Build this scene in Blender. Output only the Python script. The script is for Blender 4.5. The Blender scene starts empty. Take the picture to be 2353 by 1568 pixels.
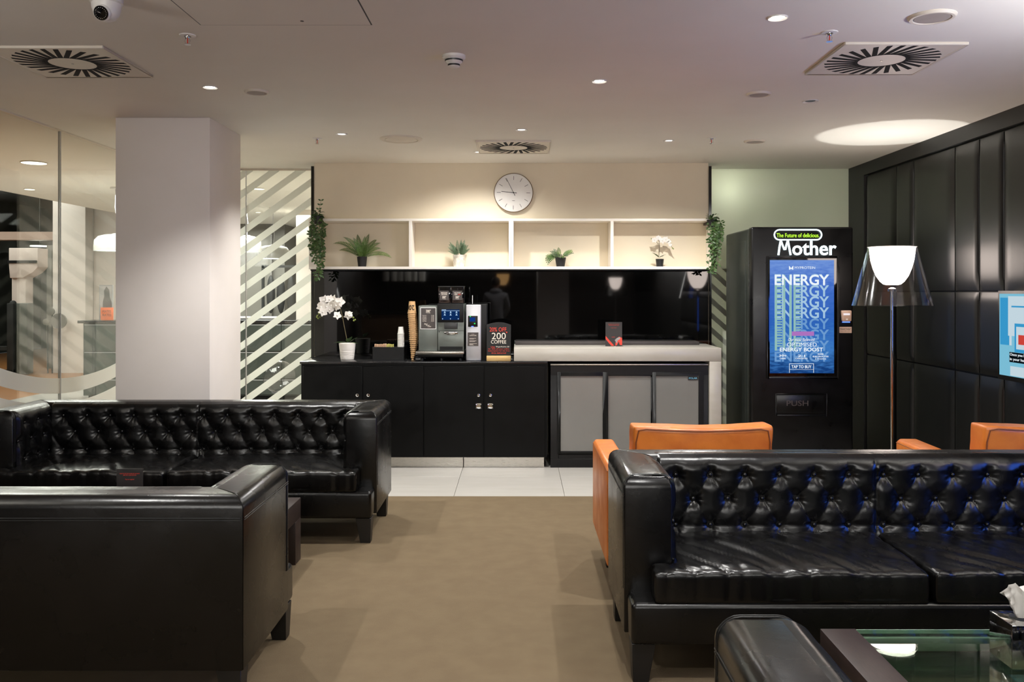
import bpy, bmesh, math, random
from mathutils import Vector, Matrix, noise
random.seed(7)
R = math.radians; PI = math.pi
C = bpy.context.scene.collection
sc = bpy.context.scene
# ------------------------------------------------------------------ camera, world, exposure
CH = 2.68            # ceiling height
cam_d = bpy.data.cameras.new('camera'); cam = bpy.data.objects.new('camera', cam_d); C.objects.link(cam)
cam.location = (0, 0, 1.5); cam.rotation_euler = (R(90), 0, 0)
cam_d.sensor_width = 36; cam_d.lens = 36 * 2000 / 2353
cam_d.shift_x = -13.5 / 2353; cam_d.shift_y = -114 / 2353
cam_d.clip_start = .05
sc.camera = cam
w = bpy.data.worlds.new('world'); sc.world = w; w.use_nodes = True
w.node_tree.nodes['Background'].inputs[0].default_value = (.9, .95, 1, 1)
w.node_tree.nodes['Background'].inputs[1].default_value = .05
sc.view_settings.view_transform = 'Standard'; sc.view_settings.look = 'None'
sc.view_settings.gamma = 1; sc.view_settings.use_curve_mapping = False
EXPOSURE = 0.5
sc.view_settings.exposure = EXPOSURE
WARM = (1.0, .985, .95); NEUT = (1.0, .93, .84); COOL = (1.0, 1.0, .94)
SPOT_W = 90; FILL_W = 130; FRONT_FILL_W = 150; ROOM2_W = 140; LAMP_E = 12; LAMP_UP = 20; BLUE_W = 13; WIDE_UP = 120
try:
    sc.cycles.use_denoising = True; sc.cycles.max_bounces = 10; sc.cycles.diffuse_bounces = 5
    sc.cycles.glossy_bounces = 5; sc.cycles.transparent_max_bounces = 24; sc.cycles.sample_clamp_indirect = 6
    sc.cycles.caustics_reflective = False; sc.cycles.caustics_refractive = False
except Exception: pass
def lamp(kind, name, loc, power, col=NEUT, parent=None, size=.05, spot=None, blend=.5, direction=None, sx=None, sy=None):
    d = bpy.data.lights.new(name, kind); d.energy = power; d.color = col
    if kind == 'AREA':
        d.shape = 'RECTANGLE'; d.size = sx or size; d.size_y = sy or size
    else: d.shadow_soft_size = size
    if kind == 'SPOT': d.spot_size = R(spot); d.spot_blend = blend
    o = bpy.data.objects.new(name, d); C.objects.link(o)
    o.location = loc
    if direction: o.rotation_euler = Vector(direction).to_track_quat('-Z', 'Y').to_euler()
    if parent: o.parent = parent; o.location = Vector(loc) - OFF.get(parent.name, Vector())
    return o
OFF = {}
# added unseen fill lights behind the camera, then ambient of the neighbouring room
lamp('AREA', 'hall_fill_light', (0, -3.2, 2.6), FILL_W, WARM, sx=4, sy=3, direction=(0, .25, -1))
lamp('AREA', 'front_fill_light', (0, -4.6, 2.36), FRONT_FILL_W, WARM, sx=6, sy=.5, direction=(0, 1, .12))  # fill strip added to wash the ceiling and back wall
lamp('AREA', 'wall_blue_light', (3.11, 3.05, 1.15), BLUE_W, (.05, .18, 1), sx=1.0, sy=.55, direction=(-1, .1, 0))  # inferred blue source on the right wall, out of view, no screen modelled
lamp('AREA', 'next_room_light', (-4.6, 9.0, 2.6), ROOM2_W, COOL, sx=2.4, sy=1.6, direction=(0, 0, -1))
lamp('AREA', 'next_room_light', (-4.2, 13.5, 2.6), ROOM2_W, COOL, sx=2.4, sy=2.4, direction=(0, 0, -1))
lamp('AREA', 'gym_light', (-10, 15, 3.4), 160, COOL, sx=4, sy=6, direction=(0, 0, -1))
lamp('POINT', 'added_back_light', (2.03, 8.60, 2.47), 15, (1, 1, .96), size=.05)  # lamps added behind the green panel for its bright spot and glow
lamp('POINT', 'added_back_light', (1.98, 8.85, 1.1), 9, (1, 1, .96), size=.15)
lamp('POINT', 'added_back_light', (2.4, 8.9, 1.9), 2.5, (1, 1, .96), size=.15)
lamp('POINT', 'added_back_light', (2.8, 8.95, 2.2), 2, (.25, 1, .6), size=.2)

# ------------------------------------------------------------------ helpers
def P(px, py, Y):
    s = 2000 / Y
    return (px - 1190) / s, 1.5 - (py - 670) / s
def lin(c): return tuple((x / 255 / 12.92 if x <= 10 else ((x / 255 + .055) / 1.055) ** 2.4) for x in c)
MATS = {}
def mat(name, col, rough=.5, metal=0, bump=None, col2=None, cscale=6, emis=None, strength=0, spec=.5, coat=0, rvar=0, alpha=1, trans=0, stretch=None):
    """procedural principled: colour noise between col and col2, bump=(scale, strength, distance)"""
    m = bpy.data.materials.new(name); m.use_nodes = True; nt = m.node_tree; N = nt.nodes; L = nt.links
    b = N['Principled BSDF']; col = lin(col)
    b.inputs['Base Color'].default_value = (*col, 1)
    b.inputs['Roughness'].default_value = rough; b.inputs['Metallic'].default_value = metal
    b.inputs['Specular IOR Level'].default_value = spec
    b.inputs['Coat Weight'].default_value = coat
    b.inputs['Alpha'].default_value = alpha; b.inputs['Transmission Weight'].default_value = trans
    tc = N.new('ShaderNodeTexCoord'); src = tc.outputs['Object']
    if stretch:
        mp = N.new('ShaderNodeMapping'); mp.inputs['Scale'].default_value = stretch
        L.new(src, mp.inputs[0]); src = mp.outputs[0]
    if col2 or rvar:
        n = N.new('ShaderNodeTexNoise'); n.inputs['Scale'].default_value = cscale; n.inputs['Detail'].default_value = 6
        L.new(src, n.inputs['Vector'])
        if col2:
            r = N.new('ShaderNodeValToRGB'); r.color_ramp.elements[0].position = .35; r.color_ramp.elements[1].position = .65
            r.color_ramp.elements[0].color = (*col, 1); r.color_ramp.elements[1].color = (*lin(col2), 1)
            L.new(n.outputs['Fac'], r.inputs[0]); L.new(r.outputs[0], b.inputs['Base Color'])
        if rvar:
            mr = N.new('ShaderNodeMapRange'); mr.inputs[1].default_value = .3; mr.inputs[2].default_value = .7
            mr.inputs[3].default_value = max(0, rough - rvar); mr.inputs[4].default_value = rough + rvar
            L.new(n.outputs['Fac'], mr.inputs[0]); L.new(mr.outputs[0], b.inputs['Roughness'])
    if bump:
        last = None
        for (s, st, dist) in (bump if isinstance(bump, list) else [bump]):
            n = N.new('ShaderNodeTexNoise'); n.inputs['Scale'].default_value = s; n.inputs['Detail'].default_value = 5
            L.new(src, n.inputs['Vector'])
            bp = N.new('ShaderNodeBump'); bp.inputs['Strength'].default_value = st; bp.inputs['Distance'].default_value = dist
            L.new(n.outputs['Fac'], bp.inputs['Height'])
            if last: L.new(last.outputs[0], bp.inputs['Normal'])
            last = bp
        L.new(last.outputs[0], b.inputs['Normal'])
    if emis:
        b.inputs['Emission Color'].default_value = (*lin(emis), 1); b.inputs['Emission Strength'].default_value = strength
    MATS[name] = m
    return m
def pane(name, tint, frost=0, refl=1.0, rough=0.0):
    """thin glass sheet: clear, with a Schlick mirror reflection that is right on both faces"""
    m = bpy.data.materials.new(name); m.use_nodes = True; nt = m.node_tree; N = nt.nodes; L = nt.links
    N.remove(N['Principled BSDF']); out = N['Material Output']
    lw = N.new('ShaderNodeLayerWeight'); lw.inputs[0].default_value = .5
    pw = N.new('ShaderNodeMath'); pw.operation = 'POWER'; pw.inputs[1].default_value = 5
    ma = N.new('ShaderNodeMath'); ma.operation = 'MULTIPLY_ADD'; ma.inputs[1].default_value = .96 * refl; ma.inputs[2].default_value = .045 * refl
    L.new(lw.outputs['Facing'], pw.inputs[0]); L.new(pw.outputs[0], ma.inputs[0])
    t = N.new('ShaderNodeBsdfTransparent'); t.inputs[0].default_value = (*tint, 1)
    g = N.new('ShaderNodeBsdfGlossy'); g.inputs['Roughness'].default_value = rough
    mx = N.new('ShaderNodeMixShader'); L.new(ma.outputs[0], mx.inputs[0]); L.new(t.outputs[0], mx.inputs[1]); L.new(g.outputs[0], mx.inputs[2])
    last = mx
    if frost:
        d = N.new('ShaderNodeBsdfDiffuse'); d.inputs[0].default_value = (.9, .9, .87, 1)
        tl = N.new('ShaderNodeBsdfTranslucent'); tl.inputs[0].default_value = (.88, .88, .85, 1)
        a = N.new('ShaderNodeMixShader'); a.inputs[0].default_value = .6; L.new(d.outputs[0], a.inputs[1]); L.new(tl.outputs[0], a.inputs[2])
        m2 = N.new('ShaderNodeMixShader'); m2.inputs[0].default_value = frost; L.new(mx.outputs[0], m2.inputs[1]); L.new(a.outputs[0], m2.inputs[2])
        last = m2
    L.new(last.outputs[0], out.inputs[0]); MATS[name] = m
    return m
def glow(name, col, s):
    m = bpy.data.materials.new(name); m.use_nodes = True; N = m.node_tree.nodes
    N.remove(N['Principled BSDF']); e = N.new('ShaderNodeEmission'); e.inputs[0].default_value = (*lin(col), 1); e.inputs[1].default_value = s
    m.node_tree.links.new(e.outputs[0], N['Material Output'].inputs[0]); MATS[name] = m
    return m

class G:
    def __init__(s): s.v = []; s.f = []
    def add(s, vs, fs):
        k = len(s.v); s.v += [tuple(v) for v in vs]; s.f += [tuple(i + k for i in f) for f in fs]; return s
    def box(s, x0, x1, y0, y1, z0, z1):
        return s.add([(x0,y0,z0),(x1,y0,z0),(x1,y1,z0),(x0,y1,z0),(x0,y0,z1),(x1,y0,z1),(x1,y1,z1),(x0,y1,z1)],
                     [(0,3,2,1),(4,5,6,7),(0,1,5,4),(1,2,6,5),(2,3,7,6),(3,0,4,7)])
    def prism(s, poly, ax, a0, a1):
        n = len(poly); area = sum(poly[i][0]*poly[(i+1)%n][1]-poly[(i+1)%n][0]*poly[i][1] for i in range(n))
        if area < 0: poly = poly[::-1]
        def m(p, a): return {'x': (a, p[0], p[1]), 'y': (p[0], a, p[1]), 'z': (p[0], p[1], a)}[ax]
        vs = [m(p, a0) for p in poly] + [m(p, a1) for p in poly]
        fs = [tuple(range(n))[::-1], tuple(range(n, 2*n))] + [(i, (i+1)%n, n+(i+1)%n, n+i) for i in range(n)]
        if ax == 'y': fs = [f[::-1] for f in fs]
        return s.add(vs, fs)
    def tube(s, pts, r, n=8, closed=False):
        pts = [Vector(p) for p in pts]; k = len(pts); rs = r if isinstance(r, (list, tuple)) else [r]*k
        base = len(s.v); up = None
        for i, p in enumerate(pts):
            a = pts[(i-1) % k] if (i > 0 or closed) else p; b = pts[(i+1) % k] if (i < k-1 or closed) else p
            d = (b - a).normalized() if (b-a).length > 1e-9 else Vector((0,0,1))
            if up is None: up = d.orthogonal().normalized()
            u = (up - d * up.dot(d)); u = u.normalized() if u.length > 1e-6 else d.orthogonal().normalized(); up = u; v = d.cross(u)
            for j in range(n):
                t = 2*PI*j/n; s.v.append(tuple(p + (u*math.cos(t) + v*math.sin(t))*rs[i]))
        m = k if closed else k-1
        for i in range(m):
            for j in range(n):
                a = base+i*n; b = base+((i+1) % k)*n
                s.f.append((a+j, a+(j+1)%n, b+(j+1)%n, b+j))
        if not closed:
            s.f.append(tuple(base+j for j in range(n))[::-1]); s.f.append(tuple(base+(k-1)*n+j for j in range(n)))
        return s
    def lathe(s, prof, c=(0,0,0), n=32, cap=True):
        base = len(s.v)
        for (r, z) in prof:
            for j in range(n):
                t = 2*PI*j/n; s.v.append((c[0]+r*math.cos(t), c[1]+r*math.sin(t), c[2]+z))
        for i in range(len(prof)-1):
            for j in range(n):
                s.f.append((base+i*n+j, base+i*n+(j+1)%n, base+(i+1)*n+(j+1)%n, base+(i+1)*n+j))
        if cap:
            s.f.append(tuple(base+j for j in range(n))[::-1]); s.f.append(tuple(base+(len(prof)-1)*n+j for j in range(n)))
        return s
    def ball(s, c, r, sx=1, sy=1, sz=1, n=12, m=8):
        base = len(s.v)
        for i in range(1, m):
            ph = PI*i/m
            for j in range(n):
                t = 2*PI*j/n; s.v.append((c[0]+r*sx*math.sin(ph)*math.cos(t), c[1]+r*sy*math.sin(ph)*math.sin(t), c[2]-r*sz*math.cos(ph)))
        s.v.append((c[0], c[1], c[2]-r*sz)); s.v.append((c[0], c[1], c[2]+r*sz)); lo = len(s.v)-2; hi = lo+1
        for i in range(m-2):
            for j in range(n): s.f.append((base+i*n+j, base+i*n+(j+1)%n, base+(i+1)*n+(j+1)%n, base+(i+1)*n+j))
        for j in range(n):
            s.f.append((lo, base+(j+1)%n, base+j)); s.f.append((hi, base+(m-2)*n+j, base+(m-2)*n+(j+1)%n))
        return s
    def leaf(s, p, d, up, L, W, fold=.15, k=3):
        """a pointed leaf blade from p along d"""
        p = Vector(p); d = Vector(d).normalized(); sd = d.cross(Vector(up)); sd = sd.normalized() if sd.length > 1e-5 else d.orthogonal().normalized(); nn = sd.cross(d)
        vs = [p]
        for i in range(1, k+1):
            t = i/(k+1); wd = W*math.sin(PI*t**.8)/2
            c = p + d*L*t - nn*L*.12*t*t
            vs += [c - sd*wd + nn*wd*fold, c - nn*wd*fold*.3, c + sd*wd + nn*wd*fold]
        vs.append(p + d*L - nn*L*.12)
        e = len(vs)-1; fs = [(0,1,2),(0,2,3)]
        for i in range(k-1):
            a = 1+3*i; fs += [(a,a+3,a+4,a+1),(a+1,a+4,a+5,a+2)]
        a = 1+3*(k-1); fs += [(a,e,a+1),(a+1,e,a+2)]
        return s.add(vs, fs)
def link(name, me, m=None, parent=None):
    o = bpy.data.objects.new(name, me); C.objects.link(o)
    if m and not me.materials: me.materials.append(m)
    if parent:
        o.parent = parent; OFF[o.name] = OFF.get(parent.name, Vector())
    return o
def obj(name, g, m, parent=None, bevel=0, seg=2, smooth=38, label=None, shift=None):
    me = bpy.data.meshes.new(name); off = OFF.get(parent.name, Vector()) if parent else Vector()
    if shift: off = off - Vector(shift)
    me.from_pydata([(v[0]-off[0], v[1]-off[1], v[2]-off[2]) for v in g.v], [], g.f); me.validate()
    if bevel:
        bm = bmesh.new(); bm.from_mesh(me); bmesh.ops.remove_doubles(bm, verts=bm.verts, dist=1e-6)
        ed = [e for e in bm.edges if len(e.link_faces) == 2 and e.calc_face_angle(0) > .5]
        bmesh.ops.bevel(bm, geom=ed, offset=bevel, segments=seg, profile=.5, affect='EDGES', clamp_overlap=True)
        bm.to_mesh(me); bm.free()
    if smooth:
        for p in me.polygons: p.use_smooth = True
        me.set_sharp_from_angle(angle=R(smooth))
    o = link(name, me, m, parent)
    if label: o['label'] = label
    return o
def thing(name, label, cat, loc=(0,0,0), rotz=0, group=None):
    o = bpy.data.objects.new(name, None); C.objects.link(o); o.empty_display_size = .1
    o.location = loc; o.rotation_euler = (0,0,rotz); OFF[o.name] = Vector(loc)
    o['label'] = label; o['category'] = cat
    if group: o['group'] = group
    return o
def tag(o, label, cat, group=None, kind=None):
    o['label'] = label; o['category'] = cat
    if group: o['group'] = group
    if kind: o['kind'] = kind
    return o
def struct(name, g, m, parent=None, bevel=0, label=None, smooth=38):
    o = obj(name, g, m, parent, bevel, label=label, smooth=smooth)
    if not parent: o['kind'] = 'structure'
    return o
def dup(root, loc, rotz=0, label=None, group=None, scale=None):
    r = root.copy(); C.objects.link(r); r.location = loc; r.rotation_euler = (0,0,rotz); OFF[r.name] = Vector(loc)
    if scale: r.scale = scale
    if label: r['label'] = label
    if group: r['group'] = group
    def rec(a, b):
        for ch in list(a.children):
            c = ch.copy(); C.objects.link(c); c.parent = b; rec(ch, c)
    rec(root, r)
    return r
def share(name, me, loc, parent, rot=(0,0,0)):
    o = bpy.data.objects.new(name, me); C.objects.link(o); o.parent = parent
    o.location = Vector(loc) - OFF.get(parent.name, Vector()); o.rotation_euler = rot
    return o
def text(name, s, m, parent, cx, cz, y, w=None, h=None, depth=.0008, bold=0, fn=None, label=None, shear=0, top=None):
    cu = bpy.data.curves.new('lettering', 'FONT'); cu.body = s; cu.size = 1; cu.extrude = .5; cu.offset = 0 if 'M' in s or 'm' in s and bold > .005 else bold; cu.resolution_u = 3; cu.align_x = 'LEFT'; cu.shear = shear
    to = bpy.data.objects.new('lettering_tmp', cu); C.objects.link(to)
    dg = bpy.context.evaluated_depsgraph_get(); me = bpy.data.meshes.new_from_object(to.evaluated_get(dg), depsgraph=dg)
    bpy.data.objects.remove(to); bpy.data.curves.remove(cu)
    xs = [v.co.x for v in me.vertices]; ys = [v.co.y for v in me.vertices]
    if not xs: return None
    x0, x1, y0, y1 = min(xs), max(xs), min(ys), max(ys)
    sy = h/(y1-y0) if h else None; sx = w/(x1-x0) if w else sy
    if sy is None: sy = sx
    off = OFF.get(parent.name, Vector()) if parent else Vector()
    for v in me.vertices:
        a = (v.co.x-(x0+x1)/2)*sx; b = (v.co.y-(y0+y1)/2)*sy; d = (v.co.z+.5)*depth
        q = Vector(fn(a, b, d)) if fn else Vector((cx+a, y-d, cz+b))
        v.co = q - off
    o = link(name, me, m, parent)
    if me.materials: me.materials[0] = m
    else: me.materials.append(m)
    if label: o['label'] = label
    return o
def soft(g, vox, it, disp=None, name='cushion'):
    """voxel-remeshed and smoothed version of a solid, then displaced along normals by disp(co, n)"""
    me = bpy.data.meshes.new('tmp'); me.from_pydata(g.v, [], g.f)
    o = bpy.data.objects.new('tmp', me); C.objects.link(o)
    a = o.modifiers.new('r', 'REMESH'); a.mode = 'VOXEL'; a.voxel_size = vox
    b = o.modifiers.new('s', 'SMOOTH'); b.iterations = it; b.factor = .5
    dg = bpy.context.evaluated_depsgraph_get(); out = bpy.data.meshes.new_from_object(o.evaluated_get(dg), depsgraph=dg)
    bpy.data.objects.remove(o); bpy.data.meshes.remove(me); out.name = name
    if disp:
        ns = [v.normal.copy() for v in out.vertices]
        for v, n in zip(out.vertices, ns): v.co = v.co + n*disp(v.co, n)
    for p in out.polygons: p.use_smooth = True
    return out

# ------------------------------------------------------------------ materials
m_ceil = mat('ceiling_paint', (237, 234, 226), .7, bump=(60, .05, .002), col2=(233, 230, 221), cscale=1.5)
m_white = mat('white_paint', (232, 224, 217), .6, bump=(80, .05, .002), col2=(226, 218, 210), cscale=2)
m_beige = mat('beige_wall_paint', (226, 214, 190), .65, bump=(70, .08, .002), col2=(222, 210, 186), cscale=3)
m_shelf = mat('shelf_white', (240, 234, 224), .45, col2=(236, 229, 218), cscale=4)
m_splash = mat('black_splashback_glass', (3, 3, 3), .03, spec=.5, col2=(4, 4, 4), cscale=2)
m_blk = mat('black_laminate', (3, 3, 3), .4, spec=.16, bump=(120, .05, .001), col2=(4, 4, 4), cscale=8, rvar=.06)
m_blktop = mat('polished_black_stone', (24, 24, 25), .12, col2=(32, 32, 33), cscale=60)
m_steel = mat('brushed_steel', (190, 186, 178), .3, 1, rvar=.06, cscale=20, stretch=(1, 40, 40))
m_chrome = mat('chrome', (225, 225, 225), .07, 1, rvar=.02)
m_quartz = mat('pale_quartz', (184, 179, 170), .28, col2=(177, 171, 160), cscale=5, stretch=(1, 3, 3))
m_tile = mat('porcelain_tile', (172, 168, 162), .35, col2=(165, 161, 154), cscale=2.5, bump=(30, .04, .002), stretch=(1, 5, 1))
m_grout = mat('grout', (120, 112, 100), .9, col2=(105, 98, 88), cscale=30)
m_carpet = mat('taupe_carpet', (106, 92, 72), .95, bump=[(900, .5, .003), (160, .25, .004)], col2=(101, 87, 68), cscale=9, spec=.1)
m_lth = mat('black_leather', (5, 5, 5), .27, bump=[(9, .22, .004), (38, .14, .003), (420, .16, .0012)], col2=(7, 6, 6), cscale=5, rvar=.04, spec=.42)
m_seam = mat('leather_seam', (10, 10, 11), .4, bump=(500, .3, .001), spec=.4)
m_tan = mat('tan_leather', (206, 119, 48), .36, bump=[(16, .3, .005), (300, .12, .001)], col2=(187, 99, 34), cscale=7, rvar=.08)
m_tseam = mat('tan_leather_seam', (120, 62, 22), .5, bump=(500, .3, .001))
m_leg = mat('black_wood', (12, 11, 10), .45, bump=(90, .1, .001), col2=(18, 16, 14), cscale=20)
m_wenge = mat('wenge_wood', (50, 38, 35), .42, bump=(90, .25, .001), col2=(38, 28, 26), cscale=26, stretch=(9, 1, 9))
m_pad = mat('black_padded_vinyl', (13, 14, 13), .4, bump=[(3, .06, .01), (500, .08, .0008)], col2=(16, 17, 16), cscale=5, spec=.5)
m_padframe = mat('black_wall_board', (20, 20, 20), .5, col2=(24, 24, 24), cscale=5)
m_green = bpy.data.materials.new('translucent_green_glass')
m_vend = mat('vending_black_metal', (6, 6, 7), .3, spec=.35, bump=(200, .03, .0006), col2=(13, 13, 14), cscale=8, rvar=.04)
m_vside = mat('vending_side_metal', (54, 58, 54), .36, metal=.3, bump=(200, .03, .0006), col2=(48, 52, 48), cscale=5)
m_plast = mat('black_plastic', (7, 7, 7), .4, spec=.3, col2=(14, 14, 14), cscale=20)
m_gplast = mat('dark_grey_plastic', (40, 40, 40), .4, col2=(46, 46, 46), cscale=20)
m_pwhite = mat('white_plastic', (232, 230, 226), .35, col2=(226, 224, 220), cscale=20)
m_vent = mat('vent_white_metal', (224, 216, 202), .45, col2=(218, 210, 196), cscale=9)
m_dark = mat('dark_void', (6, 6, 6), .9, col2=(9, 9, 9), cscale=9)
m_glass = pane('clear_glass', (.95, .965, .94))
m_glass2 = pane('thick_table_glass', (.82, .92, .86), refl=1.3)
m_frost = pane('frosted_film', (.9, .95, .9), frost=.86)
m_acryl = pane('clear_acrylic', (.93, .92, .93), refl=1.4)
m_shade = pane('ribbed_clear_shade', (.84, .82, .84), refl=2.2, rough=.12)
m_edge = mat('green_glass_edge', (150, 170, 150), .15, col2=(170, 190, 172), cscale=12, emis=None)
m_fridgepane = mat('frosted_fridge_glass', (126, 125, 121), .22, col2=(120, 119, 115), cscale=2)
m_leaf = mat('green_leaf', (74, 104, 50), .5, col2=(44, 70, 32), cscale=30)
m_leaf2 = mat('grey_green_leaf', (96, 116, 88), .6, col2=(62, 84, 56), cscale=30)
m_fern = mat('fern_green', (104, 134, 62), .5, col2=(62, 92, 44), cscale=12)
m_stem = mat('brown_stem', (96, 84, 56), .6, col2=(80, 70, 44), cscale=30)
m_petal = mat('white_petal', (238, 234, 228), .55, col2=(226, 220, 212), cscale=25)
m_bud = mat('green_bud', (140, 150, 70), .5, col2=(110, 128, 56), cscale=40)
m_pot = mat('glazed_white_pot', (228, 222, 216), .3, col2=(222, 216, 208), cscale=15)
m_potr = mat('mottled_white_pot', (232, 228, 218), .7, bump=(60, .5, .004), col2=(200, 192, 176), cscale=45)
m_potb = mat('black_pot', (16, 15, 14), .55, col2=(22, 20, 19), cscale=20)
m_kraft = mat('kraft_paper', (196, 158, 112), .7, col2=(184, 145, 100), cscale=30)
m_paper = mat('white_paper_cup', (232, 230, 224), .6, col2=(224, 222, 215), cscale=20)
m_tissue = mat('tissue', (240, 236, 232), .85, bump=(50, .3, .003), col2=(232, 228, 222), cscale=10)
m_chalk = mat('chalkboard', (22, 21, 21), .8, col2=(27, 26, 26), cscale=20)
m_pine = mat('pine_wood', (214, 180, 122), .5, col2=(196, 158, 100), cscale=8, stretch=(1, 9, 9))
m_red = mat('red_print', (214, 66, 50), .7, col2=(200, 58, 44), cscale=30)
m_cream = mat('cream_print', (232, 222, 208), .7, col2=(222, 212, 198), cscale=30)
m_card = mat('dark_card', (38, 35, 34), .5, col2=(42, 39, 38), cscale=20)
m_label = mat('brown_label', (58, 52, 50), .5, col2=(64, 57, 55), cscale=20)
m_coffeem = mat('coffee_machine_steel', (122, 128, 122), .34, .55, col2=(112, 117, 112), cscale=3, bump=(300, .03, .0005))
m_alu = mat('satin_aluminium', (196, 196, 200), .34, .6, col2=(188, 188, 192), cscale=6)
m_cab = mat('dark_green_grey_cabinet', (52, 58, 54), .3, col2=(58, 64, 60), cscale=3)
m_wood = mat('orange_wood_floor', (170, 118, 70), .35, col2=(140, 92, 52), cscale=5, stretch=(1, 8, 1))
m_gymgrey = mat('gym_wall', (120, 118, 112), .7, col2=(112, 110, 104), cscale=3)
m_gymdark = mat('gym_dark', (22, 24, 23), .7, col2=(28, 30, 29), cscale=3)
m_beam = mat('pinkish_beam', (170, 146, 132), .6, col2=(160, 136, 122), cscale=3)
m_orange = mat('orange_print', (236, 112, 50), .6, col2=(228, 104, 44), cscale=20)
m_clock = mat('clock_face', (226, 223, 218), .3, col2=(220, 217, 212), cscale=9)
m_brass = mat('bronze_rim', (120, 98, 72), .35, .7, col2=(110, 90, 66), cscale=20)
m_ink = mat('black_ink', (16, 15, 14), .5, col2=(20, 19, 18), cscale=40)
m_lamp = glow('lamp_diffuser_glow', (255, 240, 226), LAMP_E)
m_spot = glow('downlight_glow', (255, 250, 240), 30)
m_spotdim = glow('small_downlight_glow', (255, 246, 232), 4)
m_drumglow = glow('pendant_glow', (250, 255, 248), 3)
m_blueled = glow('blue_led', (70, 100, 255), 3); m_greenled = glow('green_led', (40, 230, 90), 2)
m_neon = glow('white_neon', (225, 250, 255), 2.2); m_lime = glow('lime_neon', (176, 236, 60), 1.1)
N = None
# pale green glass: diffuse sheet that lets the added lamps shine through
def green_glass(m, k):
    m.use_nodes = True; nt = m.node_tree; nt.nodes.remove(nt.nodes['Principled BSDF'])
    nz = nt.nodes.new('ShaderNodeTexNoise'); nz.inputs['Scale'].default_value = 2
    rp = nt.nodes.new('ShaderNodeValToRGB')
    for e, cc in zip(rp.color_ramp.elements, ((214, 217, 204), (208, 212, 198))): e.color = (*[v*k for v in lin(cc)], 1)
    nt.links.new(nz.outputs['Fac'], rp.inputs[0])
    d = nt.nodes.new('ShaderNodeBsdfDiffuse'); nt.links.new(rp.outputs[0], d.inputs[0])
    t = nt.nodes.new('ShaderNodeBsdfTranslucent'); nt.links.new(rp.outputs[0], t.inputs[0])
    g_ = nt.nodes.new('ShaderNodeBsdfGlossy'); g_.inputs['Roughness'].default_value = .12
    m1 = nt.nodes.new('ShaderNodeMixShader'); m1.inputs[0].default_value = .3
    m2 = nt.nodes.new('ShaderNodeMixShader'); m2.inputs[0].default_value = .06
    nt.links.new(d.outputs[0], m1.inputs[1]); nt.links.new(t.outputs[0], m1.inputs[2]); nt.links.new(m1.outputs[0], m2.inputs[1]); nt.links.new(g_.outputs[0], m2.inputs[2])
    nt.links.new(m2.outputs[0], nt.nodes['Material Output'].inputs[0])
    return m
green_glass(m_green, 1)

# ------------------------------------------------------------------ the room shell
RX = 3.18; GX = -3.34; YG = 8.37; YB = 8.0; K = 1.0216
fl = struct('floor', G().box(-12.5, 3.4, -8.2, 24, -.12, -.012), m_grout)
TY = 6.37
struct('floor_carpet', G().box(-3.6, RX, -8.1, TY, -.012, 0), m_carpet)
tile_me = None
xs0 = -.469; tw = .812; rows = [(TY, 7.05-.0015), (7.05+.0015, 7.85), (7.853, YG-.005)]
for i in range(-4, 5):
    for (ya, yb) in rows:
        a = max(xs0+i*tw+.0015, GX+.01); b = min(xs0+(i+1)*tw-.0015, RX)
        if b-a < .02: continue
        obj('tile', G().box(a, b, ya, yb, -.012, 0), m_tile, fl, bevel=.001, seg=1)
struct('floor_next_room', G().box(-7.0, 3.3, YG+.02, 18, -.012, 0), m_tile)
struct('floor_gym', G().box(-12.5, -3.62, 4.9, YG+.01, -.012, 0).box(-12.5, -7.0, YG+.01, 23, -.012, 0).box(-3.62, GX-.02, 4.9, YG, -.012, 0), m_wood)
struct('ceiling', G().box(-6.05, 3.3, -8.2, 18, CH, CH+.1), m_ceil)
struct('ceiling_gym', G().box(-12.6, -6.06, -1, 24, 3.7, 3.8).box(-6.06, -6.0, -1, 18, CH+.1, 3.8), m_gymdark)
# bulkhead wall with the niche wall, black side strips
struct('wall_back', G().box(-1.872, 1.752, YB, YG-.02, 0, CH), m_beige)
struct('trim_1', G().box(-1.897, -1.873, YB-.015, YG-.02, .0, CH-.03), m_splash)
struct('trim_2', G().box(1.753, 1.777, YB-.015, YG-.02, .0, CH-.03), m_splash)
sb = obj('splashback', G().box(-1.866, 1.746, YB-.02, YB, .905, 1.70), m_splash, bevel=.001, seg=1)
tag(sb, 'glossy black glass splashback on the wall between white shelves and worktops', 'splashback')
# rear glazing on the left
win = struct('window_1', G().box(GX+.01, -2.617, YG, YG+.012, 0, CH).box(-2.613, -1.87, YG, YG+.012, 0, CH), m_glass)
obj('window_joint', G().box(-2.618, -2.612, YG-.004, YG+.016, 0, CH), m_alu, win)
obj('window_channel', G().box(GX+.01, -1.898, YG-.01, YG+.022, CH-.018, CH), m_vent, win)
def clip(poly, rect):
    (x0, x1, y0, y1) = rect
    for (ax, lim, sgn) in ((0, x0, 1), (0, x1, -1), (1, y0, 1), (1, y1, -1)):
        out = []
        for i in range(len(poly)):
            a, b = poly[i], poly[(i+1) % len(poly)]
            ia, ib = sgn*(a[ax]-lim) >= 0, sgn*(b[ax]-lim) >= 0
            if ia: out.append(a)
            if ia != ib:
                t = (lim-a[ax])/(b[ax]-a[ax]); out.append((a[0]+(b[0]-a[0])*t, a[1]+(b[1]-a[1])*t))
        poly = out
        if len(poly) < 3: return None
    return poly
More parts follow.
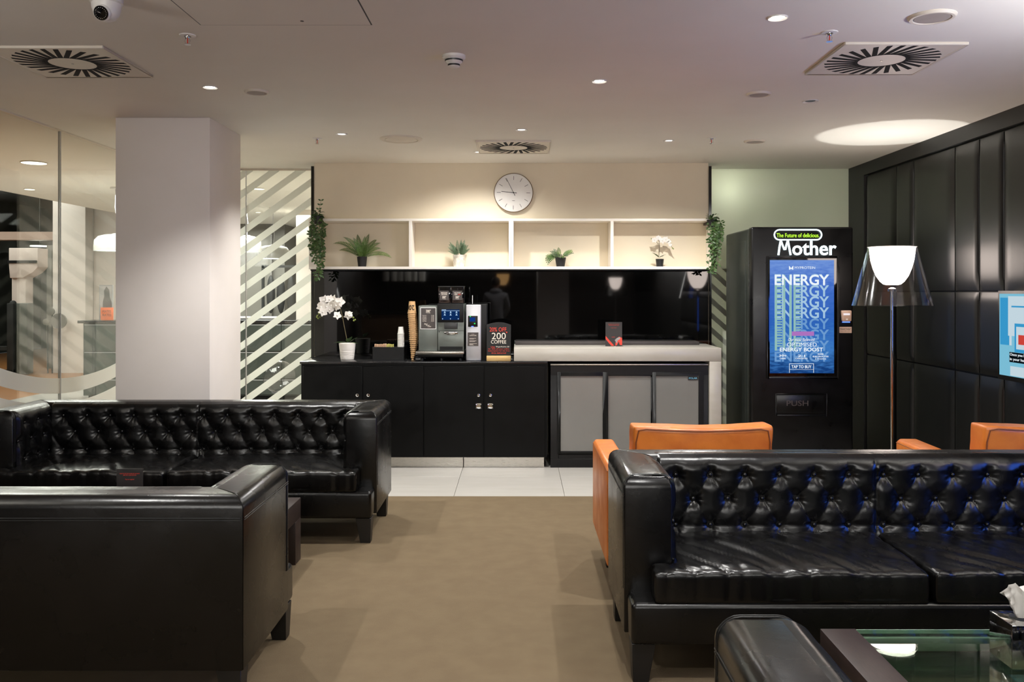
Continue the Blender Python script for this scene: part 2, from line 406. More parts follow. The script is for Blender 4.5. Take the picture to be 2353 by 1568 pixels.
for k in range(-26, 16):
    z = 2.243 + k*.1824; sl = .722; hh = .0756
    for rect in ((GX+.02, -2.621, .0, CH-.02), (-2.609, -1.9, 0, CH-.02)):
        q = clip([(-4, z+sl*(-4+2.615)), (0, z+sl*2.615), (0, z+sl*2.615+hh), (-4, z+sl*(-4+2.615)+hh)], rect)
        if q: obj('frosted_stripe', G().prism(q, 'y', YG-.0025, YG-.0005), m_frost, win, smooth=0)
# side glazing with the big frosted rings
w2 = struct('window_2', G().box(GX-.012, GX, 5.05, 6.352, 0, CH).box(GX-.012, GX, 6.358, YG, 0, CH), m_glass)
obj('window_joint', G().box(GX-.016, GX+.004, 6.352, 6.358, 0, CH), m_alu, w2)
obj('window_channel', G().box(GX-.022, GX+.01, 5.05, YG-.012, CH-.012, CH), m_vent, w2)
obj('window_post', G().box(GX-.03, GX+.02, 5.0, 5.05, 0, CH), m_alu, w2)
def ring(r0, r1):
    cy, cz = 6.64, .854+3.5*K; g = G(); n = 60
    for i in range(n):
        ts = []
        for k in (i, i+1):
            a = -1.0 + 2.0*k/n
            ts.append(a)
        q = [(cy+r*math.sin(a), cz-r*math.cos(a)) for (r, a) in ((r0, ts[0]), (r0, ts[1]), (r1, ts[1]), (r1, ts[0]))]
        q = clip(q, (5.06, YG-.01, 0.0, CH-.02))
        if q: g.prism(q, 'x', GX+.0005, GX+.002)
    return g
for (a, b) in ((3.5, 3.608), (3.68, 3.79), (3.87, 3.98)):
    obj('frosted_ring', ring(a*K, b*K), m_frost, w2, smooth=0)
m_hall = mat('dark_hall_paint', (70, 62, 58), .6, col2=(64, 56, 52), cscale=3)
struct('wall_left', G().box(-3.75, -3.62, -8.1, 5.0, 0, CH).box(-3.62, GX-.03, 4.95, 5.05, 0, CH), m_hall)
struct('wall_pillar', G().box(-2.73, -2.09, 5.905, 6.56, 0, CH), m_white, bevel=.003)
struct('wall_behind', G().box(-3.75, 3.3, -8.2, -8.1, 0, CH), m_hall)
# green glass panel at the right rear, box for the added lamps behind it
pn = struct('wall_rear_right', G().box(1.778, RX, YG, YG+.012, 0, CH), m_green)
m_gstripe = green_glass(bpy.data.materials.new('pale_green_stripe'), .8)
for k in range(-3, 12):  # darker diagonal stripes on the left part of the panel
    z = .6 + k*.142
    q = clip([(1.6, z+.45), (2.6, z-.45), (2.6, z-.39), (1.6, z+.51)], (1.79, 2.1, .3, 1.72))
    if q: obj('diagonal_stripe', G().prism(q, 'y', YG-.0015, YG-.0003), m_gstripe, pn, smooth=0)
struct('wall_void', G().box(1.70, 3.3, 9.2, 9.25, 0, CH).box(RX+.02, RX+.12, YG+.02, 9.2, 0, CH).box(1.65, 1.7, YG+.02, 9.25, 0, CH), m_white)
# right wall of padded vinyl panels
wr = struct('wall_right', G().box(RX+.045, RX+.2, -8.2, YG+.02, 0, CH), m_padframe)
obj('top_rail', G().box(RX, RX+.05, -8.1, YG, 2.57, CH), m_padframe, wr)
obj('end_rail', G().box(RX, RX+.05, 8.0, YG, 0, 2.57), m_padframe, wr)
def padded(y0, y1, z0, z1):
    g = G(); ny, nz = 24, 24; b = .006; vs = []
    for j in range(nz+1):
        for i in range(ny+1):
            u, v = i/ny, j/nz
            def e(t): return (math.sin(PI*.5*min(1, t*8)) if t < .5 else math.sin(PI*.5*min(1, (1-t)*8)))
            hgt = .016*e(u)*e(v)**.6
            nn = .001*noise.noise(Vector((y0+(y1-y0)*u*1.0, z0*3+v*3, 5)))
            vs.append((RX+.02-hgt-nn, y0+b+(y1-y0-2*b)*u, z0+b+(z1-z0-2*b)*v))
    fs = [(j*(ny+1)+i, (j+1)*(ny+1)+i, (j+1)*(ny+1)+i+1, j*(ny+1)+i+1) for j in range(nz) for i in range(ny)]
    g.add(vs, fs)
    k = len(g.v)
    per = [i for i in range(ny+1)] + [j*(ny+1)+ny for j in range(1, nz+1)] + [nz*(ny+1)+i for i in range(ny-1, -1, -1)] + [j*(ny+1) for j in range(nz-1, 0, -1)]
    bk = [(RX+.05, g.v[i][1], g.v[i][2]) for i in per]
    g.v += bk; n = len(per)
    g.f += [(per[i], per[(i+1) % n], k+(i+1) % n, k+i) for i in range(n)]
    return g
ys = [y_*1.0225 for y_ in [7.82, 7.19, 6.88, 6.23, 5.90, 5.60, 4.95, 4.62, 4.3, 3.65, 3.3, 2.65, 2.3, 1.98, 1.3, .6, .2, -.5, -1.1]]
for i in range(len(ys)-1):
    for (za, zb) in ((.03, .925), (.925, 1.50), (1.50, 2.56)):
        obj('padded_panel', padded(ys[i+1], ys[i], za, zb), m_pad, wr, smooth=60)

# ------------------------------------------------------------------ next room and gym, seen through the glazing
cb = thing('storage_cabinet', 'long dark green-grey storage cabinet in the next room behind the glazing', 'cabinet', (-4, 12, 0))
obj('body', G().box(-6.0, -1.9, 12.02, 12.5, .06, 1.06), m_cab, cb)
obj('countertop', G().box(-6.06, -1.9, 11.97, 12.52, 1.06, 1.10), m_blktop, cb, bevel=.004)
obj('plinth', G().box(-5.95, -1.95, 12.06, 12.48, 0, .06), m_plast, cb)
for i in range(6):
    x = -5.98 + i*.68
    for (za, zb) in ((.08, .285), (.295, .665), (.675, 1.045)):
        dd = obj('drawer' if zb-za < .3 else 'door', G().box(x+.004, x+.672, 12.0, 12.02, za, zb), m_cab, cb, bevel=.002, seg=1)
        obj('pull_strip', G().box(x+.004, x+.672, 11.995, 12.0, zb-.012, zb-.002), m_alu, dd)
obj('lock', G().lathe([(.022, 0), (.022, .02)], (0,0,0), 12).add([], []), m_plast, cb, shift=(-5.0, 11.98, .86))
po = thing('picture_poster', 'grey portrait picture leaning above the orange card on the far cabinet', 'poster', (-5.68, 12.28, 1.10))
pb = P(228, 735, 12.3); pt = P(259, 655, 12.3)
obj('backing', G().box(pb[0], pt[0], 12.3, 12.32, 1.10, pt[1]), m_alu, po)
m_fig = mat('grey_figure_print', (96, 92, 92), .6, col2=(70, 66, 68), cscale=9); m_figbg = mat('pale_grey_print', (176, 172, 172), .6, col2=(160, 156, 156), cscale=3)
obj('print', G().box(pb[0]+.01, pt[0]-.01, 12.296, 12.3, 1.12, pt[1]-.015), m_figbg, po)
fx = (pb[0]+pt[0])/2+.01
obj('printed_figure', G().prism([(fx-.06, 1.12), (fx+.08, 1.12), (fx+.075, 1.34), (fx+.045, 1.43), (fx+.04, 1.52), (fx, 1.57), (fx-.035, 1.51), (fx-.03, 1.43), (fx-.05, 1.36)], 'y', 12.293, 12.296), m_fig, po)
oc = thing('offer_card', 'orange card with dark lettering standing on the far cabinet', 'sign', (-5.65, 12.2, 1.10))
a = P(231, 735, 12.2); b = P(260, 707, 12.2)
obj('card', G().box(a[0], b[0], 12.2, 12.21, 1.10, b[1]), m_orange, oc, bevel=.002)
text('lettering', 'MATES', m_ink, oc, (a[0]+b[0])/2, b[1]-.055, 12.2, w=.12, h=.035)
text('lettering', 'RATES', m_ink, oc, (a[0]+b[0])/2, b[1]-.105, 12.2, w=.12, h=.035)
tr = thing('paper_tray', 'flat pale trays lying on the far cabinet top', 'tray', (-3.5, 12.2, 1.10))
obj('tray', G().box(-4.05, -3.35, 12.1, 12.35, 1.10, 1.125), m_alu, tr, bevel=.004); obj('lid', G().box(-3.95, -3.3, 12.08, 12.38, 1.125, 1.145), m_pwhite, tr, bevel=.004)
gg = thing('glass_globe', 'large clear glass globe on a low stand behind the striped glazing', 'globe', (-2.95, 10.6, 0))
obj('globe', G().ball((-2.9, 10.6, .46), .2, n=28, m=20), m_acryl, gg)
obj('stand', G().lathe([(.16, 0), (.16, .02), (.03, .04), (.03, .24), (.1, .27)], (-2.9, 10.6, 0), 24), m_plast, gg)
struct('wall_next_room', G().box(-3.2, -1.2, 12.56, 13.1, 0, CH).box(-1.5, -1.3, YG+.02, 12.56, 0, CH), m_white)
struct('wall_far', G().box(-6.0, -4.3, 15.2, 15.3, 0, CH).box(-4.3, -4.1, 15.3, 16.4, 0, CH), m_gymgrey)
struct('wall_far_pillar', G().box(-8.55, -7.95, 16, 16.6, 0, 3.7).box(-7.94, -7.45, 16.3, 16.5, 0, 3.7), m_white)
struct('wall_gym', G().box(-12.6, 3.3, 23, 23.1, 0, 3.8).box(-12.7, -12.6, -1, 23, 0, 3.8).box(-12.6, -3.62, 3.0, 3.1, 0, 3.8), mat('gym_green_grey', (64, 70, 66), .6, col2=(52, 58, 54), cscale=2))
struct('trim_beam', G().box(-12.5, -8.6, 17.2, 17.5, 2.52, 2.68), m_beam)
m_white2 = mat('pinkish_white', (214, 200, 192), .5, col2=(206, 192, 184), cscale=3)
cm = thing('cable_machine', 'tall pale cable machine with a black hood band in the gym', 'gym machine', (-9.3, 16, 0))
a = P(34, 780, 16); b = P(66, 590, 16)
obj('tower', G().box(a[0], b[0], 15.9, 16.15, .2, b[1]), m_white2, cm, bevel=.01)
h0 = P(31, 602, 16); h1 = P(97, 571, 16)
obj('hood', G().prism([(h0[0], h0[1]-.06), (h0[0], h1[1]), (h1[0], h1[1]), (h1[0], h0[1]-.1), (h1[0]-.1, h0[1]-.2), (h1[0]-.28, h0[1]-.3), (h0[0]+.02, h0[1]-.3)], 'y', 15.85, 16.2), m_white2, cm, bevel=.01)
obj('hood_band', G().box(h0[0]-.01, h1[0]-.01, 15.83, 15.85, h0[1]-.03, h0[1]+.02), m_plast, cm)
a = P(52, 852, 16); b = P(66, 690, 16)
obj('upright', G().box(a[0], b[0], 15.5, 15.7, 0, b[1]-.05).ball(((a[0]+b[0])/2, 15.6, b[1]-.06), .06, n=10, m=8), m_gymdark, cm, bevel=.01)
c = P(95, 850, 16)
obj('weight_shroud', G().box(b[0]+.01, c[0], 15.55, 15.75, .02, b[1]-.05), m_cab, cm, bevel=.02)
obj('foot_rail', G().box(-9.8, b[0], 15.5, 15.6, 0.02, .1).box(-9.8, a[0], 15.5, 15.6, .45, .52).box(-9.62, -9.55, 15.5, 15.6, 0, .8), m_gymdark, cm)
obj('pulley_arm', G().tube([(-9.75, 15.6, .9), (-9.6, 15.55, 1.6), (-9.45, 15.5, 1.3), (-9.3, 15.5, 1.15)], .03, 8), m_gymdark, cm)
obj('cable', G().tube([(-9.75, 15.4, 1.45), (-9.6, 15.4, 1.28), (-9.35, 15.4, 1.2)], .012, 6), m_alu, cm)
sp = thing('stall_bars', 'rack of horizontal bars on the gym wall left of the far pillar', 'gym rack', (-8.9, 17, 0))
for zz in [.6+.16*i for i in range(11)]: obj('bar', G().box(-9.05, -8.62, 16.96, 17.0, zz, zz+.03), m_gymdark, sp)
obj('frame', G().box(-9.15, -9.05, 16.9, 17.1, 0, 2.4).box(-8.66, -8.6, 16.9, 17.1, 0, 2.4), m_gymgrey, sp)
for i, (px, py, rr, lb) in enumerate(((118, 716, .07, 'small grey weight disc highest beside the stall bars'), (137, 738, .14, 'largest grey weight disc in front of the stall bars'), (108, 740, .06, 'small dark weight disc nearest the cable machine'))):
    q = P(px, py, 15.9); rk = thing('weight_disc', lb, 'weight', (q[0], 15.9, 0), group='weights beside the stall bars')
    obj('disc', G().lathe([(rr*.3, 0), (rr, .004), (rr, .04), (rr*.3, .045)], (0,0,0), 20), m_gymgrey, rk).rotation_euler = (R(90), 0, 0); rk.children[0].location = (0, 0, q[1]); rk.children[0].data.transform(Matrix.Translation(OFF[rk.name]))
    obj('post', G().tube([(q[0], 15.93, 0), (q[0], 15.93, q[1])], .012, 6), m_gymdark, rk)
bb = thing('bag_rail', 'dark hanging bags behind the striped glazing', 'bags', (-3.9, 14.6, 0))
obj('rail', G().box(-4.3, -3.4, 14.6, 14.64, 1.9, 1.94).box(-4.3, -4.26, 14.6, 14.64, 0, 1.94).box(-3.44, -3.4, 14.6, 14.64, 0, 1.94), m_gymdark, bb)
for i in range(5): obj('bag', G().ball((-4.15+i*.17, 14.62, 1.45), .09, .8, .6, 3.6, 10, 8), m_gymdark, bb)
# drum pendants and bright ceiling discs in the next room
m_drumshade = mat('drum_shade', (150, 150, 144), .3, col2=(142, 142, 136), cscale=5)
def drum(x, y, zb, r, label, group='white drum pendants in the next room'):
    t = thing('drum_pendant', label, 'lamp', (x, y, zb), group=group)
    obj('shade', G().lathe([(r, 0), (r*1.0, .05), (r*.97, .12), (r*.8, .165), (r*.5, .185), (.05, .19), (.03, .2)], (x, y, zb), 40, cap=False), m_drumshade, t)
    obj('diffuser', G().lathe([(r*.97, .008), (r*.97, .014)], (x, y, zb), 40), m_drumglow, t)
    obj('cable', G().tube([(x, y, zb+.19), (x+.012, y, zb+.35), (x-.008, y, zb+.5), (x, y, CH)], .004, 6), m_alu, t)
    obj('ceiling_rose', G().lathe([(.06, 0), (.06, .02)], (x, y, CH-.02), 24), m_pwhite, t)
    return t
drum(-4.55, 9.85, 1.956, .23, 'white drum pendant right beside the big white pillar')
drum(-3.16, 10.15, 1.957, .165, 'white drum pendant nearest behind the striped glazing')
drum(-3.44, 12.6-.35, 1.958, .225, 'white drum pendant farther back behind the striped glazing')
t = drum(-8.3, 13.9-.5, 2.82, .28, 'large round gym lamp at the left edge of the photo', group='gym lamps')
def cdisc(px, py, dia, label, me=m_drumglow, z=CH, Y=None):
    Y = Y or 2000*(z-1.5)/(670-py); x = (px-1190)*Y/2000
    t = thing('ceiling_disc_light', label, 'ceiling light', (x, Y, z))
    if Y < 11: lamp('SPOT', 'disc_beam', (x, Y, z-.02), 280 if px > 500 else 60, COOL, parent=t, size=.08, spot=165, blend=.6, direction=(0, .001, -1))
    obj('ring', G().lathe([(dia/2*1.08, 0), (dia/2*1.08, -.008), (dia/2, -.01)], (x, Y, z), 28, cap=False), m_vent, t)
    obj('lens', G().lathe([(dia/2, -.009), (.001, -.009)], (x, Y, z), 28), me, t)
for a in ((78, 373, .21, 'large bright disc light on the ceiling left behind the side glazing'), (68, 434, .11, 'second smaller disc light on the ceiling behind the side glazing'),
          (595, 433, .12, 'bright disc light high behind the striped glazing'), (592, 519, .13, 'bright disc light in the middle behind the striped glazing'),
          (670, 539, .18, 'bright disc light farthest back behind the striped glazing'), (593, 487, .07, 'tiny disc light between the stripes')): cdisc(*a)
cdisc(90, 566, .3, 'bright disc light hung low in the gym', z=2.9, Y=17.8) if False else None
gl = thing('gym_strip_light', 'glowing flat lamp hung over the gym cable machine', 'lamp', (-9.6, 17.6, 2.4))
q = P(91, 567, 17.6)
obj('lens', G().lathe([(.17, 0), (.17, .02)], (q[0], 17.6, q[1]), 24), m_drumglow, gl); obj('cord', G().tube([(q[0], 17.6, q[1]), (q[0], 17.6, 3.7)], .006, 5), m_gymdark, gl)
ORD = ['topmost', 'second', 'third', 'fourth', 'fifth', 'sixth', 'seventh', 'eighth', 'ninth', 'tenth', 'eleventh', 'twelfth', 'thirteenth', 'fourteenth', 'fifteenth', 'sixteenth', 'seventeenth', 'eighteenth', 'nineteenth', 'twentieth', 'twenty-first', 'twenty-second', 'twenty-third', 'twenty-fourth']
# ------------------------------------------------------------------ black counter, drinks fridge, pale worktop
FC = 7.39
def X(px, Y=FC): return (px-1190)*Y/2000
def Z(py, Y=FC): return 1.5-(py-670)*Y/2000
cab = thing('counter_cabinet', 'long black cabinet with four doors under the coffee machine', 'cabinet', (-.8, FC, 0))
obj('carcass', G().box(X(692), X(1258), FC, YB-.02, .09, .885), m_blk, cab, bevel=.002, seg=1)
dx = [(697, 833), (835, 973), (975, 1111), (1114, 1252)]
def doorlock(x, z, d):
    obj('lock', G().lathe([(.013, 0), (.013, -.006), (.008, -.008), (.008, -.004), (.001, -.004)], (0,0,0), 16, cap=False), m_chrome, d, shift=(x, FC-.02, z)).data.transform(Matrix.Translation(Vector((x, FC-.018, z))-OFF['counter_cabinet']) @ Matrix.Rotation(R(-90), 4, 'X') @ Matrix.Translation(OFF['counter_cabinet']-Vector((x, FC-.02, z))))
def pull(x, z, d):
    h = .022
    obj('pull', G().box(x-h, x+h, FC-.026, FC-.018, z-h, z-h+.007).box(x-h, x+h, FC-.026, FC-.018, z+h-.007, z+h).box(x-h, x-h+.007, FC-.026, FC-.018, z-h, z+h).box(x+h-.007, x+h, FC-.026, FC-.018, z-h, z+h).box(x-h+.004, x+h-.004, FC-.02, FC-.018, z-h, z+h), m_chrome, d, bevel=.0008, seg=1)
for i, (a, b) in enumerate(dx):
    d = obj('door', G().box(X(a), X(b), FC-.018, FC, Z(1049), Z(842)), m_blk, cab, bevel=.0015, seg=1)
    for px in {0: (822,), 1: (847,), 2: (1100,), 3: (1127,)}[i]:
        doorlock(X(px), Z(908), d)
        if i > 1: pull(X(px), Z(932.5), d)
for (a, b) in ((700, 1064), (1066, 1250)):
    obj('plinth', G().box(X(a, 7.43), X(b, 7.43), 7.43, 7.45, 0, .088), m_steel, cab)
wt = obj('worktop', G().box(X(690), X(1258), FC-.022, YB-.021, .885, .906), m_blktop, bevel=.003)
tag(wt, 'polished black stone worktop carrying the coffee machine and orchid', 'worktop')
qt = thing('quartz_worktop', 'pale quartz worktop with thick front edge and leg at its right end', 'worktop', (.85, FC, 0))
obj('top', G().box(X(1181), X(1657), FC-.012, YB-.021, .907, 1.02), m_quartz, qt, bevel=.004)
obj('side_leg', G().box(X(1630), X(1657), FC-.012, YB-.021, 0, .9065), m_quartz, qt, bevel=.004)
obj('upstand', G().box(X(1184), X(1630), 7.80, YB-.021, 1.0205, 1.05), m_label, qt, bevel=.002)
fr = thing('drinks_fridge', 'black drinks fridge with three pale sliding doors under the pale worktop', 'fridge', (.95, FC, 0))
fx0, fx1 = X(1265), X(1629); FF = FC+.02
obj('body', G().box(fx0, fx1, FF+.02, YB-.03, .03, .885), m_plast, fr)
obj('frame', G().box(fx0, fx1, FF, FF+.02, Z(863), .868).box(fx0, X(1284), FF, FF+.02, .03, Z(863)).box(X(1611), fx1, FF, FF+.02, .03, Z(863)).box(X(1284), X(1611), FF, FF+.02, Z(1056), Z(1046)), m_plast, fr, bevel=.002, seg=1)
obj('top_strip', G().box(fx0, fx1, FF-.006, FF+.02, .870, .882), m_steel, fr, bevel=.002)
for i, (a, b, yy) in enumerate(((1280, 1398, 0), (1389, 1509, .012), (1499, 1618, 0))):
    d = obj('sliding_door', G().box(X(a), X(b), FF-.004+yy, FF+.014+yy, Z(1046), Z(866)-.008).box(X(a), X(b), FF-.004+yy, FF+.014+yy, Z(866), Z(858)) if False else
            G().box(X(a), X(a)+.031, FF-.006+yy, FF+.012+yy, Z(1045), Z(856)).box(X(b)-.046 if i < 2 else X(b)-.044, X(b), FF-.006+yy, FF+.012+yy, Z(1045), Z(856)).box(X(a)+.031, X(b)-.046, FF-.006+yy, FF+.012+yy, Z(1045), Z(1038)).box(X(a)+.031, X(b)-.046, FF-.006+yy, FF+.012+yy, Z(865), Z(856)), m_plast, fr, bevel=.0015, seg=1)
    obj('pane', G().box(X(a)+.028, X(b)-.042, FF+.002+yy, FF+.008+yy, Z(1039), Z(864)), m_fridgepane, d)
bd = obj('badge', G().box(X(1582), X(1605), FF-.002, FF+.002, Z(874), Z(866)), m_ink, fr)
text('lettering', 'POLAR', mat('light_blue_print', (120, 190, 220), .5, col2=(112, 180, 212), cscale=20), fr, X(1593.5), Z(870), FF-.002, w=.07, h=.014, bold=.01)
vt = obj('vent_grille', G().box(fx0, fx1, FF-.004, FF+.02, .0, .075), m_plast, fr, bevel=.002, seg=1)
g = G()
for i in range(88):
    for j in range(4):
        x = X(1280)+i*.0139; z = .014+j*.013; g.box(x, x+.0095, FF-.0048, FF-.0042, z, z+.008)
o = obj('vent_hole', g, m_dark, vt, smooth=0); o['kind'] = 'stuff'
# ------------------------------------------------------------------ white shelf box with four niches
SF = 7.78
def XS(px): return (px-1190)*SF/2000
def ZS(py): return 1.5-(py-670)*SF/2000
sh = thing('open_shelf', 'long white open shelf box with four niches below the clock', 'shelf', (0, SF, 1.69))
L0, L1 = XS(709.5), XS(1641)
zt, zb = ZS(502.5), ZS(619)
obj('top_board', G().box(L0, L1, SF, YB-.001, zt-.022, zt), m_shelf, sh, bevel=.0012, seg=1)
obj('bottom_board', G().box(L0, L1, SF, YB-.001, zb, zb+.024), m_shelf, sh, bevel=.0012, seg=1)
for (a, b) in ((709.5, 716), (939.5, 946.5), (1169, 1174), (1174.4, 1180), (1403, 1410), (1634.5, 1641)):
    obj('divider', G().box(XS(a), XS(b), SF+.001, YB-.001, zb+.0242, zt-.0222), m_shelf, sh, bevel=.001, seg=1)
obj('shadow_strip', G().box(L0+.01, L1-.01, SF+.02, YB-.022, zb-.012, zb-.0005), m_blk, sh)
# ------------------------------------------------------------------ clock
ck = thing('wall_clock', 'round white wall clock with thin bronze rim above the shelf', 'clock', (X(1180, YB), YB-.04, Z(444, YB)))
cx, cz = X(1180, YB), Z(444, YB)
def facing(o, loc):   # turn a lathe built about the origin so that its axis points at the room
    o.data.transform(Matrix.Translation(OFF[o.parent.name])); o.rotation_euler = (R(90), 0, 0); o.location = Vector(loc)-OFF[o.parent.name]; return o
facing(obj('rim', G().lathe([(.165, 0), (.178, 0), (.180, .01), (.180, .036), (.176, .04), (.1745, .04), (.1745, .03)], (0,0,0), 72, cap=False), m_brass, ck), (cx, YB, cz))
facing(obj('face', G().lathe([(.175, .02), (.175, .032)], (0,0,0), 72), m_clock, ck), (cx, YB, cz))
for h in range(12):
    g = G().box(-.0017, .0017, -.0342, -.0328, .117, .153)
    o = obj('hour_mark', g, m_ink, ck, smooth=0); o.data.transform(Matrix.Translation(OFF[ck.name])); o.location = (0, YB-OFF[ck.name].y, 0); o.rotation_euler = (0, R(h*30+1), 0)
def hand(ang, L, w, y, nm):
    o = obj(nm, G().prism([(-w, -.03), (w, -.03), (w*.8, L), (-w*.8, L)], 'y', y, y+.0015), m_ink, ck, smooth=0)
    o.data.transform(Matrix.Translation(OFF[ck.name])); o.location = (0, YB-OFF[ck.name].y, 0); o.rotation_euler = (0, R(ang), 0)
hand(-84, .112, .0026, -.0375, 'hour_hand'); hand(-26.5, .148, .0022, -.0395, 'minute_hand')
facing(obj('hub', G().lathe([(.006, .03), (.006, .041)], (0,0,0), 14), m_ink, ck), (cx, YB, cz))
g = G().box(cx-.012, cx+.012, YB-.0335, YB-.0325, cz-.075, cz-.072); obj('maker_mark', g, m_gplast, ck, smooth=0)

# ------------------------------------------------------------------ plants
def pot(t, x, y, z, r0, r1, h, m, rings=0):
    pr = [(r0*.96, 0), (r0, .004)]
    n = 26
    for i in range(1, n+1):
        f = i/n; r = r0+(r1-r0)*f
        if rings and .12 < f < .55: r += .0012*math.sin(f*2*PI*rings)
        pr.append((r, .004+(h-.004)*f))
    pr += [(r1-.004, h), (r1-.006, h-.012), (.002, h-.014)]
    obj('pot', G().lathe(pr, (x, y, z), 36), m, t)
    obj('soil', G().lathe([(r1-.0075, h-.02), (r1-.0075, h-.013)], (x, y, z), 20), m_dark, t)
def frond(p, az, el, L, droop, wid, m, parent, nleaf=22):
    g = G(); p = Vector(p); pts = []; d = Vector((math.cos(az)*math.cos(el), math.sin(az)*math.cos(el), math.sin(el))); st = L/nleaf; q = p.copy()
    for i in range(nleaf+1):
        pts.append(q.copy()); q = q + d*st; d.z -= droop/nleaf*(.3+1.4*i/nleaf); d.normalize()
    g.tube(pts, [.0016*(1-.7*i/nleaf) for i in range(nleaf+1)], 5)
    for i in range(2, nleaf):
        t = i/nleaf; d = (pts[i+1]-pts[i-1]).normalized(); sd = d.cross(Vector((0,-.72,.7)))
        if sd.length < .1: sd = d.cross(Vector((0,1,0)))
        sd.normalize(); up = sd.cross(d); wl = wid*math.sin(PI*min(1, .12+t*.9))**.8
        for s in (-1, 1): g.leaf(pts[i], sd*s+d*.45+up*.12, up, wl, st*.8, k=2)
    return obj('frond', g, m, parent, smooth=60)
SH = zb+.024; PY = 7.89
f = thing('potted_fern', 'green fern with long arching fronds in black pot on the shelf', 'plant', (X(832, PY), PY, SH))
fx_ = X(832, PY); pot(f, fx_, PY, SH, .036, .046, .092, m_potb)
r_ = random.Random(3)
for (az, el, L, dr) in ((178, 50, .31, 1.5), (170, 38, .24, 1.2), (186, 62, .26, 1.2), (120, 70, .24, .5), (60, 68, .25, .5), (75, 82, .2, .4), (48, 58, .25, .9), (10, 55, .22, 1.1), (-8, 45, .2, 1.2), (355, 22, .30, 1.25), (200, 72, .2, .9), (280, 78, .15, .9), (250, 66, .14, 1.1), (310, 66, .15, 1.1), (140, 60, .2, .8), (265, 50, .11, 1.3)):
    a = R(az + 0); el = R(el)
    frond((fx_+r_.uniform(-.012, .012), PY+r_.uniform(-.012, .012), SH+.085), a if az not in (355,) else R(-12), el, L, dr, .034, m_fern, f)
b1 = thing('potted_bush', 'small grey-green bushy plant in mottled white pot on the shelf', 'plant', (X(1055, PY), PY, SH))
bx = X(1055, PY); pot(b1, bx, PY, SH, .052, .057, .108, m_potr)
for i in range(26):
    az = r_.uniform(0, 2*PI); el = R(r_.uniform(28, 88)); frond((bx+.02*math.cos(az), PY+.02*math.sin(az), SH+.10), az, el, r_.uniform(.10, .155)*(1 if math.sin(az) < .5 else .7), 0.5, .021, m_leaf2, b1, 12)
b2 = thing('potted_ivy', 'small leafy trailing plant in black pot in the third niche', 'plant', (X(1288, PY), PY, SH))
ix = X(1288, PY); pot(b2, ix, PY, SH, .037, .051, .086, m_potb)
for i in range(20):
    az = r_.uniform(0, 2*PI); el = R(r_.uniform(15, 80)); frond((ix+.02*math.cos(az), PY+.02*math.sin(az), SH+.082), az, el, r_.uniform(.09, .14)*(1 if math.sin(az) < .4 else .6), 1.4, .024, m_leaf2 if i % 2 else m_fern, b2, 9)
for k in range(5): frond((ix-.04, PY-.03, SH+.085), R(190+k*9), R(20-k*8), .11+.01*k, 1.6, .018, m_leaf, b2, 8)
def flower(parent, c, s, face=(0,-1,0), tilt=0):
    g = G(); c = Vector(c); fz = Vector(face).normalized(); a0 = fz.cross(Vector((0,0,1))).normalized(); a1 = a0.cross(fz)
    for k in range(5):
        t = tilt+2*PI*k/5+PI/2; d = a0*math.cos(t)+a1*math.sin(t); wdt = s*(1.0 if k in (1, 4) else .62)
        g.leaf(c, d+fz*.12, fz, s*.98, wdt, fold=.1, k=4)
    g.ball(tuple(c+fz*s*.12), s*.16, n=8, m=6)
    return obj('flower', g, m_petal, parent, smooth=60)
def leafblade(parent, p, d, L, W, m=m_leaf):
    return obj('leaf', G().leaf(p, d, (0,0,1), L, W, fold=.25, k=5), m, parent, smooth=60)
o2 = thing('small_orchid', 'little white orchid in black pot in the right niche', 'plant', (X(1516, PY), PY, SH))
ox = X(1516, PY); pot(o2, ox, PY, SH, .030, .037, .072, m_potb)
def OP(px, py, y=PY): return Vector((X(px, y), y, Z(py, y)))
obj('stem', G().tube([OP(1514, 590), OP(1515, 570), OP(1515, 556), OP(1513, 550)], .0022, 6).tube([OP(1515, 556), OP(1521, 550), OP(1532, 549), OP(1540, 556), OP(1545, 572)], .0016, 6).tube([OP(1515, 562), OP(1507, 556), OP(1499, 550)], .0016, 6), m_stem, o2)
for (px, py, s) in ((1504, 552, .03), (1513, 547, .028), (1522, 553, .034), (1530, 551, .032), (1536, 555, .028), (1540, 563, .02)): flower(o2, OP(px, py, PY-.01), s, (random.uniform(-.5, .5), -1, 0), random.random())
for (px, py) in ((1497, 549), (1542, 566), (1545, 570), (1547, 572)): obj('bud', G().ball(tuple(OP(px, py)), .006, n=8, m=6), m_bud, o2)
leafblade(o2, OP(1514, 592), (-.9, -.3, .75), .085, .034); leafblade(o2, OP(1515, 592), (.9, -.2, .55), .07, .024); leafblade(o2, OP(1515, 592), (.6, .4, .3), .06, .024)
OY = 7.6
o1 = thing('orchid', 'white orchid in ribbed white pot at the left end of the black worktop', 'plant', (X(798, OY), OY, .906))
px_ = X(798, OY); pot(o1, px_, OY, .906, .058, .073, .142, m_pot, rings=9)
def Q(px, py, y=OY): return Vector((X(px, y), y, Z(py, y)))
obj('stem', G().tube([Q(798, 786), Q(795, 770), Q(791, 750), Q(787, 728), Q(782, 708), Q(776, 697), Q(768, 691), Q(758, 693), Q(748, 700), Q(741, 712), Q(734, 722), Q(729, 729)], [.0034]*6+[.0026]*6, 7).tube([Q(787, 728), Q(792, 727), Q(800, 726), Q(810, 731), Q(814, 736)], .0018, 6).tube([Q(788, 732), Q(782, 730), Q(779, 727)], .0018, 6), m_stem, o1)
